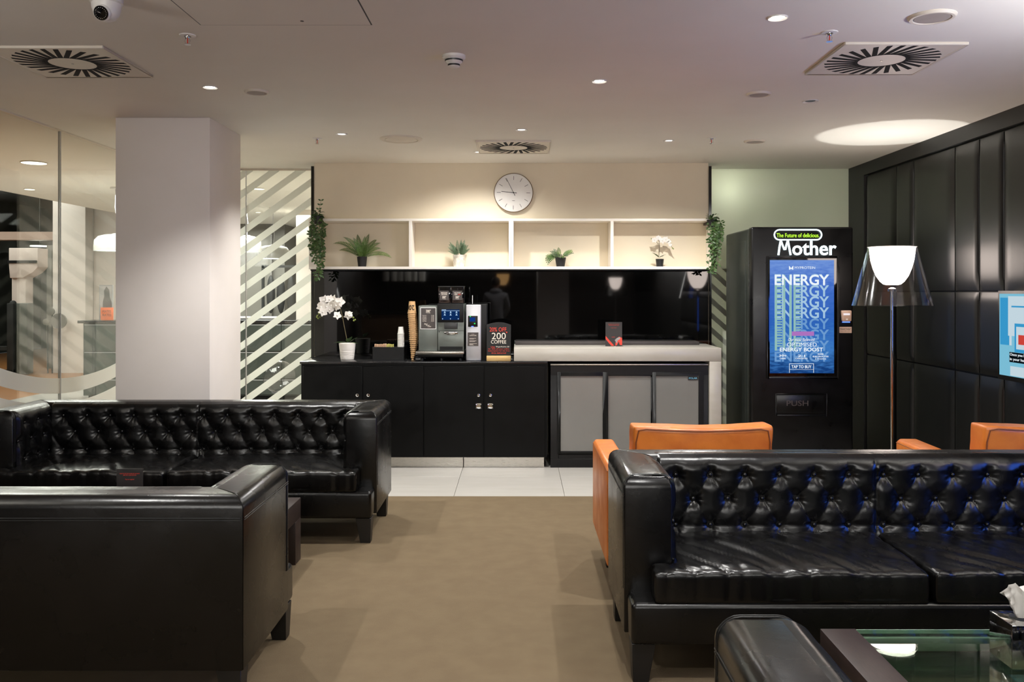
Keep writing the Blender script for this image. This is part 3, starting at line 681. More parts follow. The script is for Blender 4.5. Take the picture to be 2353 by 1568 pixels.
for (px, py, s) in ((744, 690, .05), (757, 688, .045), (766, 690, .052), (773, 703, .05), (781, 694, .05), (762, 702, .048), (751, 705, .045), (738, 706, .05), (742, 717, .045), (736, 703, .036), (757, 712, .04), (775, 725, .04), (800, 725, .045), (804, 722, .03)):
    flower(o1, Q(px, py, OY-.02+random.uniform(-.03, .03)), s, (random.uniform(-.7, .7), -1, random.uniform(-.4, .2)), random.random())
for (px, py) in ((733, 721), (729, 726), (731, 732), (728, 729), (735, 729), (812, 730), (813, 737), (816, 735)): obj('bud', G().ball(tuple(Q(px, py)), .008, n=8, m=6), m_bud, o1)
leafblade(o1, Q(798, 787), (-1, -.2, .08), .12, .03); leafblade(o1, Q(800, 787), (.5, -.4, .8), .075, .045); leafblade(o1, Q(803, 787), (.9, .1, .7), .085, .04); leafblade(o1, Q(805, 787), (1, -.2, -.05), .07, .02); leafblade(o1, Q(800, 787), (.1, -.8, .8), .06, .04)

def hanging(name_label, cxp, ytop, ybot, wleft, wright, Y, seed, sprig=None):
    rr = random.Random(seed); t = thing('hanging_plant', name_label, 'plant', (X(cxp, Y), Y, Z(ytop+40, Y)))
    ztop = Z(ytop+35, Y)
    obj('pot', G().lathe([(.035, -.07), (.045, 0), (.041, 0), (.035, -.05)], (X(cxp, Y), Y, ztop), 20, cap=False).lathe([(.035, -.07), (.034, -.065)], (X(cxp, Y), Y, ztop), 20), m_potb, t)
    obj('bracket', G().box(X(cxp, Y)-.012, X(cxp, Y)+.012, Y+.03, YB, ztop-.03, ztop-.01), m_gplast, t)
    gs = G(); gl_ = G()
    vines = 13
    for k in range(vines):
        f0 = rr.uniform(-1, 1); depth = rr.uniform(.35, 1) if k > 3 else 1
        zend = ztop-(ztop-Z(ybot, Y))*depth
        hw = (wright if f0 > 0 else wleft)*Y/2000*(1-.45*depth)
        x0 = X(cxp, Y); pts = []
        n = 26
        for i in range(n+1):
            u = i/n; zz = ztop+.05*math.sin(min(1, u*6)*PI)*.6-(ztop-zend)*u
            xx = x0+f0*hw*min(1, u*5)+.010*math.sin(u*9+k)+(0 if u < .5 else (u-.5)*-f0*hw*.9)
            yy = Y-.05*min(1, u*5)*abs(math.cos(k*1.7))-.01
            pts.append(Vector((xx, yy, zz)))
        gs.tube(pts, .0012, 4)
        for i in range(1, n+1):
            for s in (-1, 1):
                if rr.random() < .42: continue
                a = rr.uniform(-.5, .5); gl_.leaf(pts[i], (s*(.4+.8*rr.random()), -.6*rr.random()+a*.3, rr.uniform(-1.2, .5)), (a, -1, rr.uniform(-.4, .9)), rr.uniform(.026, .04), rr.uniform(.015, .021), k=2)
    for i in range(60):
        a = rr.uniform(0, 2*PI); gl_.leaf((X(cxp, Y)+.03*math.cos(a), Y+.03*math.sin(a)-.01, ztop+rr.uniform(-.02, .04)), (math.cos(a), math.sin(a), rr.uniform(-.2, .8)), (0,0,1), rr.uniform(.025, .045), .017, k=2)
    if sprig:
        pts = [Vector((X(a, Y), Y-.02, Z(b, Y))) for (a, b) in sprig]; gs.tube(pts, .0014, 4)
        for p in pts[1:]:
            for s in (-1, 1): gl_.leaf(p, (s, -.2, .5), (0,-1,0), .03, .016, k=2)
    obj('stems', gs, m_stem, t); o = obj('leaves', gl_, m_leaf, t, smooth=60); o['kind'] = 'stuff'
hanging('trailing green plant hanging at the left end of the white shelf', 731, 462, 643, 28, 24, 7.70, 5, ((731, 495), (734, 482), (737, 472), (739, 462)))
hanging('trailing green plant hanging at the right end of the white shelf', 1636, 470, 626, 22, 28, 7.70, 9)

# ------------------------------------------------------------------ things on the counter
CT = .906; MY = 7.45
def mx(px): return X(px, MY)
def mz(py): return Z(py, MY)+.0
cm = thing('coffee_machine', 'grey bean-to-cup coffee machine with blue touch screen and two bean hoppers', 'coffee machine', (mx(1014), MY, CT))
obj('milk_module', G().box(mx(961), mx(1004.5), MY+.03, MY+.33, CT+.06, mz(703)), m_coffeem, cm, bevel=.003)
obj('body', G().box(mx(1005.2), mx(1066), MY+.03, MY+.34, CT+.06, mz(699)), m_coffeem, cm, bevel=.003)
obj('lower_front', G().box(mx(1006), mx(1065.5), MY+.016, MY+.03, mz(806), mz(761)), m_coffeem, cm, bevel=.002)
obj('cup_slot', G().box(mx(1010), mx(1063), MY+.014, MY+.03, mz(805), mz(797)), m_dark, cm)
sc_ = obj('screen_housing', G().box(mx(1005), mx(1065), MY, MY+.05, mz(741), mz(698)), m_plast, cm, bevel=.003)
m_blue = glow('coffee_screen_blue', (14, 44, 92), 0.68); m_icon = glow('coffee_screen_icon', (180, 214, 250), 0.68)
obj('screen', G().box(mx(1014.5), mx(1056), MY-.0012, MY, mz(735.5), mz(711.5)), m_blue, sc_)
g = G().box(mx(1014.5), mx(1056), MY-.002, MY-.0012, mz(714.8), mz(714)).box(mx(1015), mx(1025), MY-.002, MY-.0012, mz(713.2), mz(711.8))
for py in (718, 723.5):
    for px in (1022, 1035.5, 1049):
        g.box(mx(px-1.2), mx(px+1.2), MY-.002, MY-.0012, mz(py+.6), mz(py-2)).box(mx(px-2.4), mx(px+2.4), MY-.002, MY-.0012, mz(py+1.8), mz(py+.9))
for px in (1017, 1035, 1053): g.box(mx(px-1), mx(px+1), MY-.002, MY-.0012, mz(734), mz(732))
obj('screen_icons', g, m_icon, sc_, smooth=0)
sp = obj('dispenser', G().box(mx(1021), mx(1051), MY-.02, MY+.03, mz(756), mz(742)), m_gplast, cm, bevel=.003)
obj('spout', G().box(mx(1021), mx(1052), MY-.03, MY+.03, mz(767), mz(762)).box(mx(1026), mx(1046), MY-.03, MY+.01, mz(769), mz(766)), m_chrome, sp, bevel=.003)
obj('drip_tray', G().box(mx(957), mx(1067), MY-.06, MY+.3, mz(813), mz(807)), m_steel, cm, bevel=.003)
g = G()
for i in range(26): g.box(mx(959+i*4.1), mx(961+i*4.1), MY-.055, MY+.02, mz(807)-.0005, mz(807)+.0015)
obj('tray_grate', g, m_plast, cm, smooth=0)
obj('base', G().box(mx(960), mx(1065), MY-.02, MY+.3, mz(820)-.005, mz(813)), m_plast, cm, bevel=.004)
for px in (970, 1014, 1058): obj('foot', G().lathe([(.02, 0), (.017, .02)], (mx(px), MY+.02, CT), 16), m_plast, cm); obj('foot', G().lathe([(.02, 0), (.017, .02)], (mx(px), MY+.25, CT), 16), m_plast, cm)
pp = obj('price_card', G().box(mx(965), mx(1001.5), MY+.026, MY+.03, mz(757), mz(707)), m_pwhite, cm)
obj('card_face', G().box(mx(966.3), mx(1000.2), MY+.0252, MY+.026, mz(755.7), mz(708.3)), m_label, pp)
Yc = MY+.025
text('lettering', '200°', m_cream, pp, mx(983.5), mz(715), Yc, w=.042, h=.023, bold=.012)
text('lettering', 'COFFEE', m_cream, pp, mx(983.5), mz(719.6), Yc, w=.034, h=.005)
for i, (a_, b_) in enumerate((('Espresso', '£1.80'), ('Americano', '£2.00'), ('Latte', '£2.40'), ('Cappuccino', '£2.40'), ('Flat White', '£2.40'))):
    text('lettering', a_, m_cream, pp, mx(974.6), mz(725.6+i*3.2), Yc, w=.034, h=.0075); text('lettering', b_, m_cream, pp, mx(993.5), mz(725.6+i*3.2), Yc, w=.024, h=.0075)
for i, wd in enumerate(('Best', 'Served', 'Coffee')): text('lettering', wd, m_cream, pp, mx(978+i*4), mz(745+i*2.9), Yc, w=.03, h=.011, shear=.4)
for i, (a, b, l1, l2, c2) in enumerate(((1006.5, 1034.3, 'BRAZILIAN', 'LOVE AFFAIR', m_cream), (1036.5, 1065, 'MELLOWSHIP', 'SLINKY', m_cream))):
    hp = obj('bean_hopper', G().box(mx(a), mx(b), MY+.02, MY+.2, mz(697), mz(659.5)), m_acryl, cm, bevel=.002)
    obj('lid', G().box(mx(a)-.002, mx(b)+.002, MY+.018, MY+.202, mz(659.5), mz(658)), m_gplast, hp, bevel=.001)
    obj('beans', G().box(mx(a)+.006, mx(b)-.006, MY+.03, MY+.19, mz(697)+.003, mz(686)), mat('coffee_beans', (60, 36, 22), .5, bump=(120, 1, .01), col2=(40, 24, 14), cscale=90), hp)
    obj('bean_label', G().box(mx(a+3.5), mx(b-3.5), MY+.016, MY+.019, mz(690), mz(668.5)), m_label, hp)
    xm = mx((a+b)/2)
    text('lettering', l1, m_cream, hp, xm, mz(673.3), MY+.0158, w=.052, h=.010, bold=.01); text('lettering', l2, c2, hp, xm-(.012 if i else 0), mz(677), MY+.0158, w=.05 if not i else .026, h=.010, bold=.01)
    if i: text('lettering', 'DARK', m_red, hp, xm+.018, mz(677), MY+.0158, w=.024, h=.010, bold=.01)
    text('lettering', '200°', m_cream, hp, xm, mz(683), MY+.0158, w=.034, h=.02, bold=.01); text('lettering', 'COFFEE', m_cream, hp, xm, mz(687.3), MY+.0158, w=.028, h=.004)
ln = obj('door_line', G().box(mx(1006), mx(1065.5), MY+.0155, MY+.0165, mz(761.3), mz(760.6)), m_plast, cm); facing(obj('key_lock', G().lathe([(.004, 0), (.004, .003)], (0,0,0), 12), m_plast, cm), (mx(1009), MY+.016, mz(763)))
pt_ = thing('payment_terminal', 'slim silver payment tower with card reader beside the coffee machine', 'payment terminal', (mx(1089), MY, CT))
obj('front_panel', G().box(mx(1071), mx(1105.5), MY-.02, MY+.02, CT, mz(700.5)), m_alu, pt_, bevel=.008, seg=3)
obj('body', G().box(mx(1072), mx(1118.5), MY+.0205, MY+.26, CT, mz(699)), m_plast, pt_, bevel=.003)
cr = obj('card_reader', G().box(mx(1076), mx(1098), MY-.035, MY-.02, mz(751), mz(726)), m_plast, pt_, bevel=.003)
obj('reader_screen', G().box(mx(1080), mx(1092.5), MY-.0358, MY-.035, mz(739), mz(729.5)), glow('reader_blue', (16, 52, 120), 0.76), cr)
obj('green_light', G().box(mx(1090), mx(1092.5), MY-.0358, MY-.035, mz(744.6), mz(742.4)).box(mx(1080), mx(1082.5), MY-.0358, MY-.035, mz(728), mz(726.8)), m_greenled, cr)
obj('blue_light', G().box(mx(1083.5), mx(1088.5), MY-.0358, MY-.035, mz(751), mz(749.4)), m_blueled, cr)
pl = obj('instruction_plate', G().box(mx(1075), mx(1099.5), MY-.0225, MY-.0202, mz(795), mz(764)), m_label, pt_)
text('lettering', 'PAYMENT', m_cream, pl, mx(1087), mz(768), MY-.0225, w=.026, h=.004); text('lettering', 'CONTACTLESS', m_cream, pl, mx(1087), mz(771), MY-.0225, w=.058, h=.008, bold=.01)
g = G()
for i, (py, ww) in enumerate(((777.5, 15), (779, 10), (783, 16), (784.8, 13), (789.5, 17), (791.3, 8), (793, 10))): g.box(mx(1079), mx(1079+ww), MY-.023, MY-.0225, mz(py)-.001, mz(py)+.001)
obj('fine_print', g, m_cream, pl, smooth=0)
obj('antenna', G().tube([(mx(1084.5), MY+.08, mz(699)), (mx(1084.5), MY+.08, mz(679))], .003, 8), m_pwhite, pt_)
# chalk sign
CY = 7.44
cs = thing('chalk_sign', 'small arched chalkboard sign on a pine foot beside the payment tower', 'sign', (X(1146, CY), CY, CT))
x0, x1 = X(1118, CY), X(1174, CY); zt_, zm_ = Z(741, CY), Z(746.5, CY)
arch = [(x0, CT+.02), (x1, CT+.02)] + [(x1-(x1-x0)*i/12, zm_+(zt_-zm_)*math.sin(PI*i/12)) for i in range(13)]
obj('board', G().prism(arch, 'y', CY, CY+.012), m_chalk, cs, bevel=.0015, seg=1)
obj('foot', G().box(x0, x1, CY-.022, CY+.034, CT, CT+.044), m_pine, cs, bevel=.004)
xc = (x0+x1)/2
def ct(s, py, w_, h_, m_, dx=0, b=0): text('lettering', s, m_, cs, xc+dx, Z(py, CY), CY, w=w_, h=h_, bold=b)
ct('20% OFF', 757.5, .143, .036, m_red, -.006, .002); ct('200', 772.5, .12, .056, m_cream, 0, -.002); ct('°', 764, .012, .012, m_red, .068, .03)
ct('COFFEE', 786, .13, .03, m_cream, -.001, .004); ct('Use', 797.5, .034, .014, m_red, -.05, .002); ct('VirginActive 20', 797.5, .115, .014, m_cream, .032, .004)
ct('for 20% off your coffee', 802.5, .178, .012, m_red, 0, .002); ct('Subscription for the first', 807, .184, .012, m_red, 0, .002); ct('three deliveries!', 811.5, .125, .012, m_red, 0, .002)
# promotional card on the pale top
KY = 7.62
pc = thing('promotional_card', 'dark card with orange swirl in a clear stand on the pale worktop', 'card', (X(1410, KY), KY, 1.02))
x0, x1 = X(1391.5, KY), X(1429.5, KY); z1 = Z(740.5, KY)
obj('stand', G().box(x0-.003, x1+.003, KY-.05, KY+.02, 1.02, 1.024).box(x0-.003, x1+.003, KY+.004, KY+.007, 1.024, z1), m_acryl, pc, bevel=.001, seg=1)
cd = obj('card', G().box(x0, x1, KY, KY+.003, 1.024, z1), m_card, pc)
xm = (x0+x1)/2
obj('swirl', G().prism([(x0, Z(772, KY)), (x0+.022, Z(779, KY)), (x0+.06, Z(790, KY)), (x0+.075, 1.025), (x0+.05, 1.025), (x0+.03, Z(789, KY)), (x0, Z(779, KY))], 'y', KY-.0008, KY).prism([(x0+.085, 1.025), (x0+.09, Z(781, KY)), (x0+.118, Z(774, KY)), (x1, Z(777, KY)), (x1, 1.03), (x0+.125, 1.03), (x0+.115, Z(785, KY)), (x0+.10, 1.03)], 'y', KY-.0008, KY), m_red, cd, smooth=0)
obj('swirl', G().prism([(x0+.08, Z(782, KY)), (x0+.10, Z(777, KY)), (x0+.125, Z(775, KY)), (x0+.13, Z(779, KY)), (x0+.105, Z(783, KY)), (x0+.10, Z(790, KY))], 'y', KY-.0014, KY-.0008), mat('grey_print', (150, 148, 146), .5, col2=(140, 138, 136), cscale=20), cd, smooth=0)
text('lettering', 'REGISTER FOR YOUR DAY', m_red, cd, xm, Z(745.5, KY), KY, w=.10, h=.004); text('lettering', 'PASS AND GUEST CODE', m_red, cd, xm, Z(748, KY), KY, w=.09, h=.004); text('lettering', 'Login here', m_red, cd, xm, Z(754, KY), KY, w=.05, h=.006); text('lettering', 'KEEP', m_red, cd, xm-.004, Z(775, KY), KY, w=.028, h=.006)
# organiser tray with sachets, white cups
TYY = 7.56
tb = thing('organiser_tray', 'black organiser box on the worktop right of the orchid', 'box', (X(892, TYY), TYY, CT))
ax, bx_ = X(856, TYY), X(928, TYY); zt_ = Z(798, TYY)
obj('box', G().box(ax, bx_, TYY, TYY+.008, CT, zt_).box(ax, bx_, TYY+.2, TYY+.208, CT, zt_).box(ax, ax+.008, TYY+.008, TYY+.2, CT, zt_).box(bx_-.008, bx_, TYY+.008, TYY+.2, CT, zt_).box(ax+.008, bx_-.008, TYY+.008, TYY+.2, CT, CT+.01), m_plast, tb, bevel=.001, seg=1)
obj('shelf_insert', G().box(ax+.009, bx_-.009, TYY+.009, TYY+.199, zt_-.02, zt_-.006), m_plast, tb)
m_sug = mat('sugar_sachet', (214, 180, 150), .6, col2=(198, 160, 128), cscale=30); m_sug2 = mat('yellow_sachet', (206, 200, 120), .6, col2=(190, 182, 100), cscale=30)
for i in range(16):
    x = ax+.014+i*.0105; t_ = r_.uniform(-.06, .06)
    g = G().box(-.0035, .0035, -.02, .02, -.012, .014+r_.uniform(0, .006))
    o = obj('sugar_sachet', g, m_sug if i < 10 else m_sug2, None, bevel=.001, seg=1); o.location = (x, TYY+.06, zt_+.006); o.rotation_euler = (0, t_, 0)
    tag(o, ('pink sugar sachet, %s from the left in the organiser box' if i < 10 else 'yellow sugar sachet, %s from the left in the organiser box') % (['first']+ORD[1:])[i % 10], 'sachet', 'pink sachets in the organiser' if i < 10 else 'yellow sachets in the organiser')
def cup_mesh(r0, r1, h, lip=.0022):
    return G().lathe([(.002, h-.004), (r1-.003, h-.004), (r1-.002, h), (r1, h), (r0-.001, .004), (r0+lip, .004), (r0+lip, 0), (r0-.003, 0), (r1-.005, h-.008)], (0,0,0), 28, cap=False)
cw = None; wx, wy, wz = X(921.5, TYY+.05), TYY+.05, zt_-.006
for k in range(11):
    if cw is None: cw = obj('white_paper_cup', cup_mesh(.030, .022, .062), m_paper)
    else: cw = cw.copy(); C.objects.link(cw)
    cw.location = (wx, wy, wz+k*.0118)
    tag(cw, 'white paper cup, %s from the top of the short upturned stack' % ORD[10-k] if k < 10 else 'topmost upturned white paper cup of the short stack', 'cup', 'short stack of white paper cups')
kc = None; kx0, ky0 = X(948, 7.55), 7.55
kr = random.Random(2)
KR = cup_mesh(.038, .0265, .105)
nk = 24
for k in range(nk):
    if kc is None: kc = obj('brown_paper_cup', KR, m_kraft)
    else: kc = kc.copy(); C.objects.link(kc)
    f_ = 1.0 if k > 9 else .30+.70*(k/10)**.75
    zz = CT+.0005+ (k*.0175)
    kc.location = (kx0+.011*math.sin(k*.16)+kr.uniform(-.0012, .0012), ky0, zz); kc.scale = (f_, f_, 1)
    kc.rotation_euler = (0, kr.uniform(-.02, .02), 0)
    tag(kc, 'topmost upturned brown paper cup of the tall stack' if k == nk-1 else 'brown paper cup, %s from the top of the tall stack' % ORD[nk-1-k], 'cup', 'tall stack of brown paper cups')
top = kc
def cyl_text(a, b, d):   # lettering wrapped on the top cup, upside down
    rr_ = .0325+.0006-b*-.05; th = -a/.034 - PI/2+ .5
    return (top.location.x - rr_*math.cos(th+PI)*-1, top.location.y + rr_*math.sin(th), top.location.z+.055+b)
o = text('lettering', '200', m_ink, None, 0, 0, 0, w=.075, h=.042, depth=.0003, bold=.01,
     fn=lambda a, b, d: (top.location.x+(.0338+.10*b*1.0+.0006)*math.sin(-a/.034-.35), top.location.y-(.0338+.10*b+.0006)*math.cos(-a/.034-.35), top.location.z+.052-b))
o.parent = top; o.matrix_parent_inverse = Matrix.Identity(4)
o.data.transform(top.matrix_basis.inverted())

# ------------------------------------------------------------------ vending machine
VY = 7.2
def vx(px): return X(px, VY)
def vz(py): return Z(py, VY)
vm = thing('vending_machine', 'tall black vending machine with neon sign and blue screen in the corner', 'vending machine', (vx(1845), VY, 0))
obj('body', G().box(vx(1727.5), vx(1960), VY+.12, 8.1, .03, vz(523)), m_vside, vm, bevel=.02, seg=3)
obj('side_panel', G().box(vx(1727.5)-.004, vx(1727.5)+.004, VY+.2, 8.02, .2, vz(551)), m_vside, vm, bevel=.003)
dr = obj('door', G().box(vx(1727), vx(1961), VY, VY+.115, .04, vz(521.5)), m_vend, vm, bevel=.018, seg=3)
obj('kickplate', G().box(vx(1735), vx(1953), VY+.03, VY+.1, 0, .04), m_plast, vm)
def frame_g(px0, px1, py0, py1, t, ya, yb): return G().box(vx(px0), vx(px0)+t, ya, yb, vz(py1), vz(py0)).box(vx(px1)-t, vx(px1), ya, yb, vz(py1), vz(py0)).box(vx(px0)+t, vx(px1)-t, ya, yb, vz(py0)-t, vz(py0)).box(vx(px0)+t, vx(px1)-t, ya, yb, vz(py1), vz(py1)+t)
obj('screen_bezel', frame_g(1760, 1928, 589, 870, .018, VY-.012, VY+.001), m_vend, dr, bevel=.005)
gp = obj('glass_front', G().box(vx(1762), vx(1926), VY-.004, VY+.0005, vz(868), vz(591)), mat('black_gloss', (6, 6, 7), .05, col2=(8, 8, 9), cscale=9), dr)
# screen picture: blue wavy gradient
ms = bpy.data.materials.new('vending_screen_picture'); ms.use_nodes = True; nt = ms.node_tree; nt.nodes.remove(nt.nodes['Principled BSDF'])
tc = nt.nodes.new('ShaderNodeTexCoord'); mp = nt.nodes.new('ShaderNodeMapping'); mp.inputs['Scale'].default_value = (9, 1, 34)
nz = nt.nodes.new('ShaderNodeTexNoise'); nz.inputs['Scale'].default_value = 1.6; nz.inputs['Detail'].default_value = 7
sx_ = nt.nodes.new('ShaderNodeSeparateXYZ'); mr = nt.nodes.new('ShaderNodeMapRange'); mr.inputs[1].default_value = vz(858); mr.inputs[2].default_value = vz(598)
ad = nt.nodes.new('ShaderNodeMath'); ad.operation = 'MULTIPLY_ADD'; ad.inputs[1].default_value = .5; ad.inputs[2].default_value = -.25
a2 = nt.nodes.new('ShaderNodeMath'); a2.operation = 'ADD'; rp = nt.nodes.new('ShaderNodeValToRGB'); em = nt.nodes.new('ShaderNodeEmission'); em.inputs[1].default_value = .72
rp.color_ramp.elements[0].position = 0; rp.color_ramp.elements[0].color = (*lin((20, 60, 120)), 1); rp.color_ramp.elements[1].position = 1; rp.color_ramp.elements[1].color = (*lin((110, 146, 214)), 1)
for (p_, c_) in ((.2, (60, 120, 190)), (.45, (44, 96, 180)), (.75, (66, 108, 196))):
    e = rp.color_ramp.elements.new(p_); e.color = (*lin(c_), 1)
l = nt.links; l.new(tc.outputs['Object'], mp.inputs[0]); l.new(mp.outputs[0], nz.inputs['Vector']); l.new(tc.outputs['Object'], sx_.inputs[0]); l.new(sx_.outputs[2], mr.inputs[0])
l.new(nz.outputs['Fac'], ad.inputs[0]); l.new(ad.outputs[0], a2.inputs[0]); l.new(mr.outputs[0], a2.inputs[1]); l.new(a2.outputs[0], rp.inputs[0]); l.new(rp.outputs[0], em.inputs[0]); l.new(em.outputs[0], nt.nodes['Material Output'].inputs[0])
SY = VY-.0055
obj('screen', G().box(vx(1768.5), vx(1916), SY, SY+.001, vz(858), vz(598)), ms, dr, smooth=0)
m_t1 = glow('screen_white', (236, 244, 250), 0.72); m_t2 = glow('screen_pale', (170, 205, 232), 0.65); m_t3 = glow('screen_pale_blue', (112, 160, 214), 0.65); m_t4 = glow('screen_teal', (150, 196, 190), 0.65); m_pk = glow('screen_pink', (196, 130, 214), 0.53)
sxm = vx(1842)
text('lettering', 'MYPROTEIN', m_t1, dr, vx(1849), vz(615.5), SY, w=vx(1873)-vx(1826), h=.021, bold=.02)
obj('logo', G().prism([(vx(1812.5), vz(620)), (vx(1812.5), vz(611)), (vx(1815), vz(613.5)), (vx(1817.5), vz(616.5)), (vx(1820), vz(613)), (vx(1822.5), vz(611)), (vx(1822.5), vz(620)), (vx(1819.5), vz(620)), (vx(1819.5), vz(617.5)), (vx(1817.5), vz(619.3)), (vx(1815.5), vz(617.5)), (vx(1815.5), vz(620))], 'y', SY-.001, SY), m_t1, dr, smooth=0)
for i in range(8):
    zc = 643.5+i*25.2
    text('lettering', 'ENERGY', [m_t2, m_t2, m_t2, m_t2, m_t3, m_t3, m_t3, m_t3][i], dr, sxm, vz(zc), SY-.0002-i*.00004, w=vx(1905)-vx(1780), h=.098-.002*i, bold=.018, depth=.00002)
g = G()
for (a_, b_) in ((1780, 1785), (1799, 1804), (1813, 1818.5), (1823, 1828)): g.box(vx(a_), vx(b_), SY-.0006, SY-.0004, vz(806), vz(632))
for i in range(26): g.box(vx(1785), vx(1797), SY-.0006, SY-.0004, vz(642+i*6.2), vz(639.4+i*6.2))
for i in range(26): g.box(vx(1829), vx(1840), SY-.0006, SY-.0004, vz(642+i*6.2), vz(639.4+i*6.2))
obj('letter_trail', g, m_t4, dr, smooth=0)
text('lettering', 'ENERGY', m_t1, dr, sxm, vz(643.5), SY-.0008, w=vx(1905)-vx(1780), h=.086, bold=.02, depth=.0002)
obj('pink_band', G().box(vx(1819), vx(1870), SY-.0012, SY-.001, vz(772), vz(762)), m_pk, dr, smooth=0)
text('lettering', 'Our most Balanced', m_t1, dr, vx(1841), vz(780.5), SY-.001, w=vx(1872)-vx(1811), h=.026, shear=.3)
text('lettering', 'OPTIMISED', m_t1, dr, vx(1842), vz(792), SY-.001, w=vx(1876)-vx(1808), h=.033, bold=.022)
text('lettering', 'ENERGY BOOST', m_t1, dr, vx(1841), vz(803.5), SY-.001, w=vx(1891)-vx(1792), h=.033, bold=.022)
for (cx_, a_, b_, h_) in ((1798, '30g', 'CARBS', .022), (1841, '2:1', 'CARB RATIO', .02), (1885, 'ADDED', 'ELECTROLYTES', .012)):
    text('lettering', a_, m_t1, dr, vx(cx_), vz(818 if h_ > .015 else 814), SY-.001, w=.06 if h_ > .015 else .05, h=h_, bold=.02); text('lettering', b_, m_t1, dr, vx(cx_), vz(824 if h_ > .015 else 819.5), SY-.001, w=.05 if cx_ < 1800 else (.1 if cx_ < 1850 else .13), h=.012, bold=.02)
text('lettering', '& VITAMINS', m_t1, dr, vx(1885), vz(825), SY-.001, w=.09, h=.012, bold=.02)
obj('button_outline', G().box(vx(1813), vx(1869.5), SY-.001, SY, vz(836.6), vz(835.6)).box(vx(1813), vx(1814), SY-.001, SY, vz(857), vz(836)).box(vx(1868.5), vx(1869.5), SY-.001, SY, vz(857), vz(836)).box(vx(1813), vx(1869.5), SY-.001, SY, vz(849.6), vz(849)), m_t1, dr, smooth=0)
text('lettering', 'TAP TO BUY', m_t1, dr, vx(1841), vz(843), SY-.001, w=vx(1864)-vx(1818), h=.026, bold=.018)
# neon sign
def pill(x0, x1, z0, z1, y, n=10):
    r = (z1-z0)/2; pts = []
    for i in range(n+1): a = -PI/2+PI*i/n; pts.append((x1-r+r*math.cos(a), y, (z0+z1)/2+r*math.sin(a)))
    for i in range(n+1): a = PI/2+PI*i/n; pts.append((x0+r+r*math.cos(a), y, (z0+z1)/2+r*math.sin(a)))
    return pts
obj('neon_outline', G().tube(pill(vx(1778.5), vx(1887), vz(551.5), vz(528.5), VY-.01), .0055, 8, closed=True), m_neon, dr)
text('lettering', 'The Future of delicious.', m_lime, dr, vx(1833), vz(541), VY-.004, w=vx(1882)-vx(1784), h=.034, depth=.003, bold=.004)
text('lettering', 'other', m_neon, dr, vx(1870.5), vz(570.5), VY-.004, w=vx(1921)-vx(1820), h=vz(555)-vz(588), depth=.008, bold=.012)
obj('neon_letter', G().tube([(vx(a_), VY-.009, vz(b_)) for (a_, b_) in ((1788, 586.5), (1790.5, 568), (1793.5, 552.5))], .0085, 8).tube([(vx(a_), VY-.009, vz(b_)) for (a_, b_) in ((1793.5, 552.5), (1798, 565), (1801.5, 574), (1804, 574), (1806, 564), (1809.5, 552.5))], .0075, 8).tube([(vx(a_), VY-.009, vz(b_)) for (a_, b_) in ((1809.5, 552.5), (1812.5, 568), (1816, 586.5))], .0085, 8), m_neon, dr)
# pay unit, help label, push flap
pu = obj('pay_unit', G().prism([(vx(1931.5), vz(715)), (vx(1933), vz(713.5)), (vx(1952.5), vz(713.5)), (vx(1954), vz(715)), (vx(1953.5), vz(737)), (vx(1951), vz(738.5)), (vx(1934.5), vz(738.5)), (vx(1933), vz(736))], 'y', VY-.03, VY), mat('beige_pay_plastic', (190, 160, 140), .4, col2=(182, 152, 132), cscale=9), dr, bevel=.003)
obj('unit_screen', G().box(vx(1935), vx(1950), VY-.0308, VY-.03, vz(724.5), vz(720)), glow('unit_screen_glow', (230, 222, 226), .8), pu); obj('unit_button', G().box(vx(1941), vx(1945), VY-.0308, VY-.03, vz(735.5), vz(732.5)), m_pwhite, pu)
obj('blue_strip', G().box(vx(1935), vx(1952), VY-.012, VY-.004, vz(741.5), vz(739.4)), m_blueled, pu)
hl = obj('help_label', G().box(vx(1927), vx(1957), VY-.0015, VY+.0005, vz(765.5), vz(751.5)), mat('beige_label', (196, 168, 148), .6, col2=(190, 160, 140), cscale=9), dr)
text('lettering', 'Need help?', m_ink, hl, vx(1942.5), vz(756.5), VY-.0015, w=.09, h=.014, bold=.012); text('lettering', 'support@mother', m_ink, hl, vx(1942.5), vz(761), VY-.0015, w=.088, h=.006)
obj('flap_recess', frame_g(1781, 1901, 905, 956, .01, VY-.008, VY+.001), m_vend, dr, bevel=.003)
fp = obj('push_flap', G().box(vx(1783.5), vx(1892), VY-.005, VY+.001, vz(949), vz(908)), m_gplast, dr, bevel=.003)
fp.data.materials[0] = m_vend
text('lettering', 'PUSH', mat('dim_print', (70, 62, 60), .5, col2=(64, 56, 54), cscale=20), fp, vx(1832), vz(927), VY-.005, w=vx(1857)-vx(1807), h=.045, bold=.008)
# ------------------------------------------------------------------ television on the right wall
TX = 3.105
tv = thing('television', 'flat television lit up on the padded wall at the right edge', 'television', (TX, 5.0, 1.22))
ty1, ty0, tz0, tz1 = 5.63, 4.52, .935, 1.505
obj('case', G().box(TX, RX+.02, ty0, ty1, tz0, tz1), m_plast, tv, bevel=.004)
m_tvw = glow('tv_pale', (206, 226, 236), 0.61); m_tvb = glow('tv_cyan', (60, 160, 214), 0.61); m_tvc = glow('tv_light_cyan', (130, 200, 226), 0.61); m_tvk = glow('tv_black', (14, 22, 28), 0.38); m_tvr = glow('tv_red', (214, 70, 60), 0.61)
obj('screen', G().box(TX-.001, TX, ty0+.02, ty1-.02, tz0+.03, tz1-.02), m_tvc, tv, smooth=0)
def tvb(y0, y1, z0, z1, m, k, nm='picture_patch'): obj(nm, G().box(TX-.001-.0004*k, TX-.001, y0, y1, z0, z1), m, tv, smooth=0)
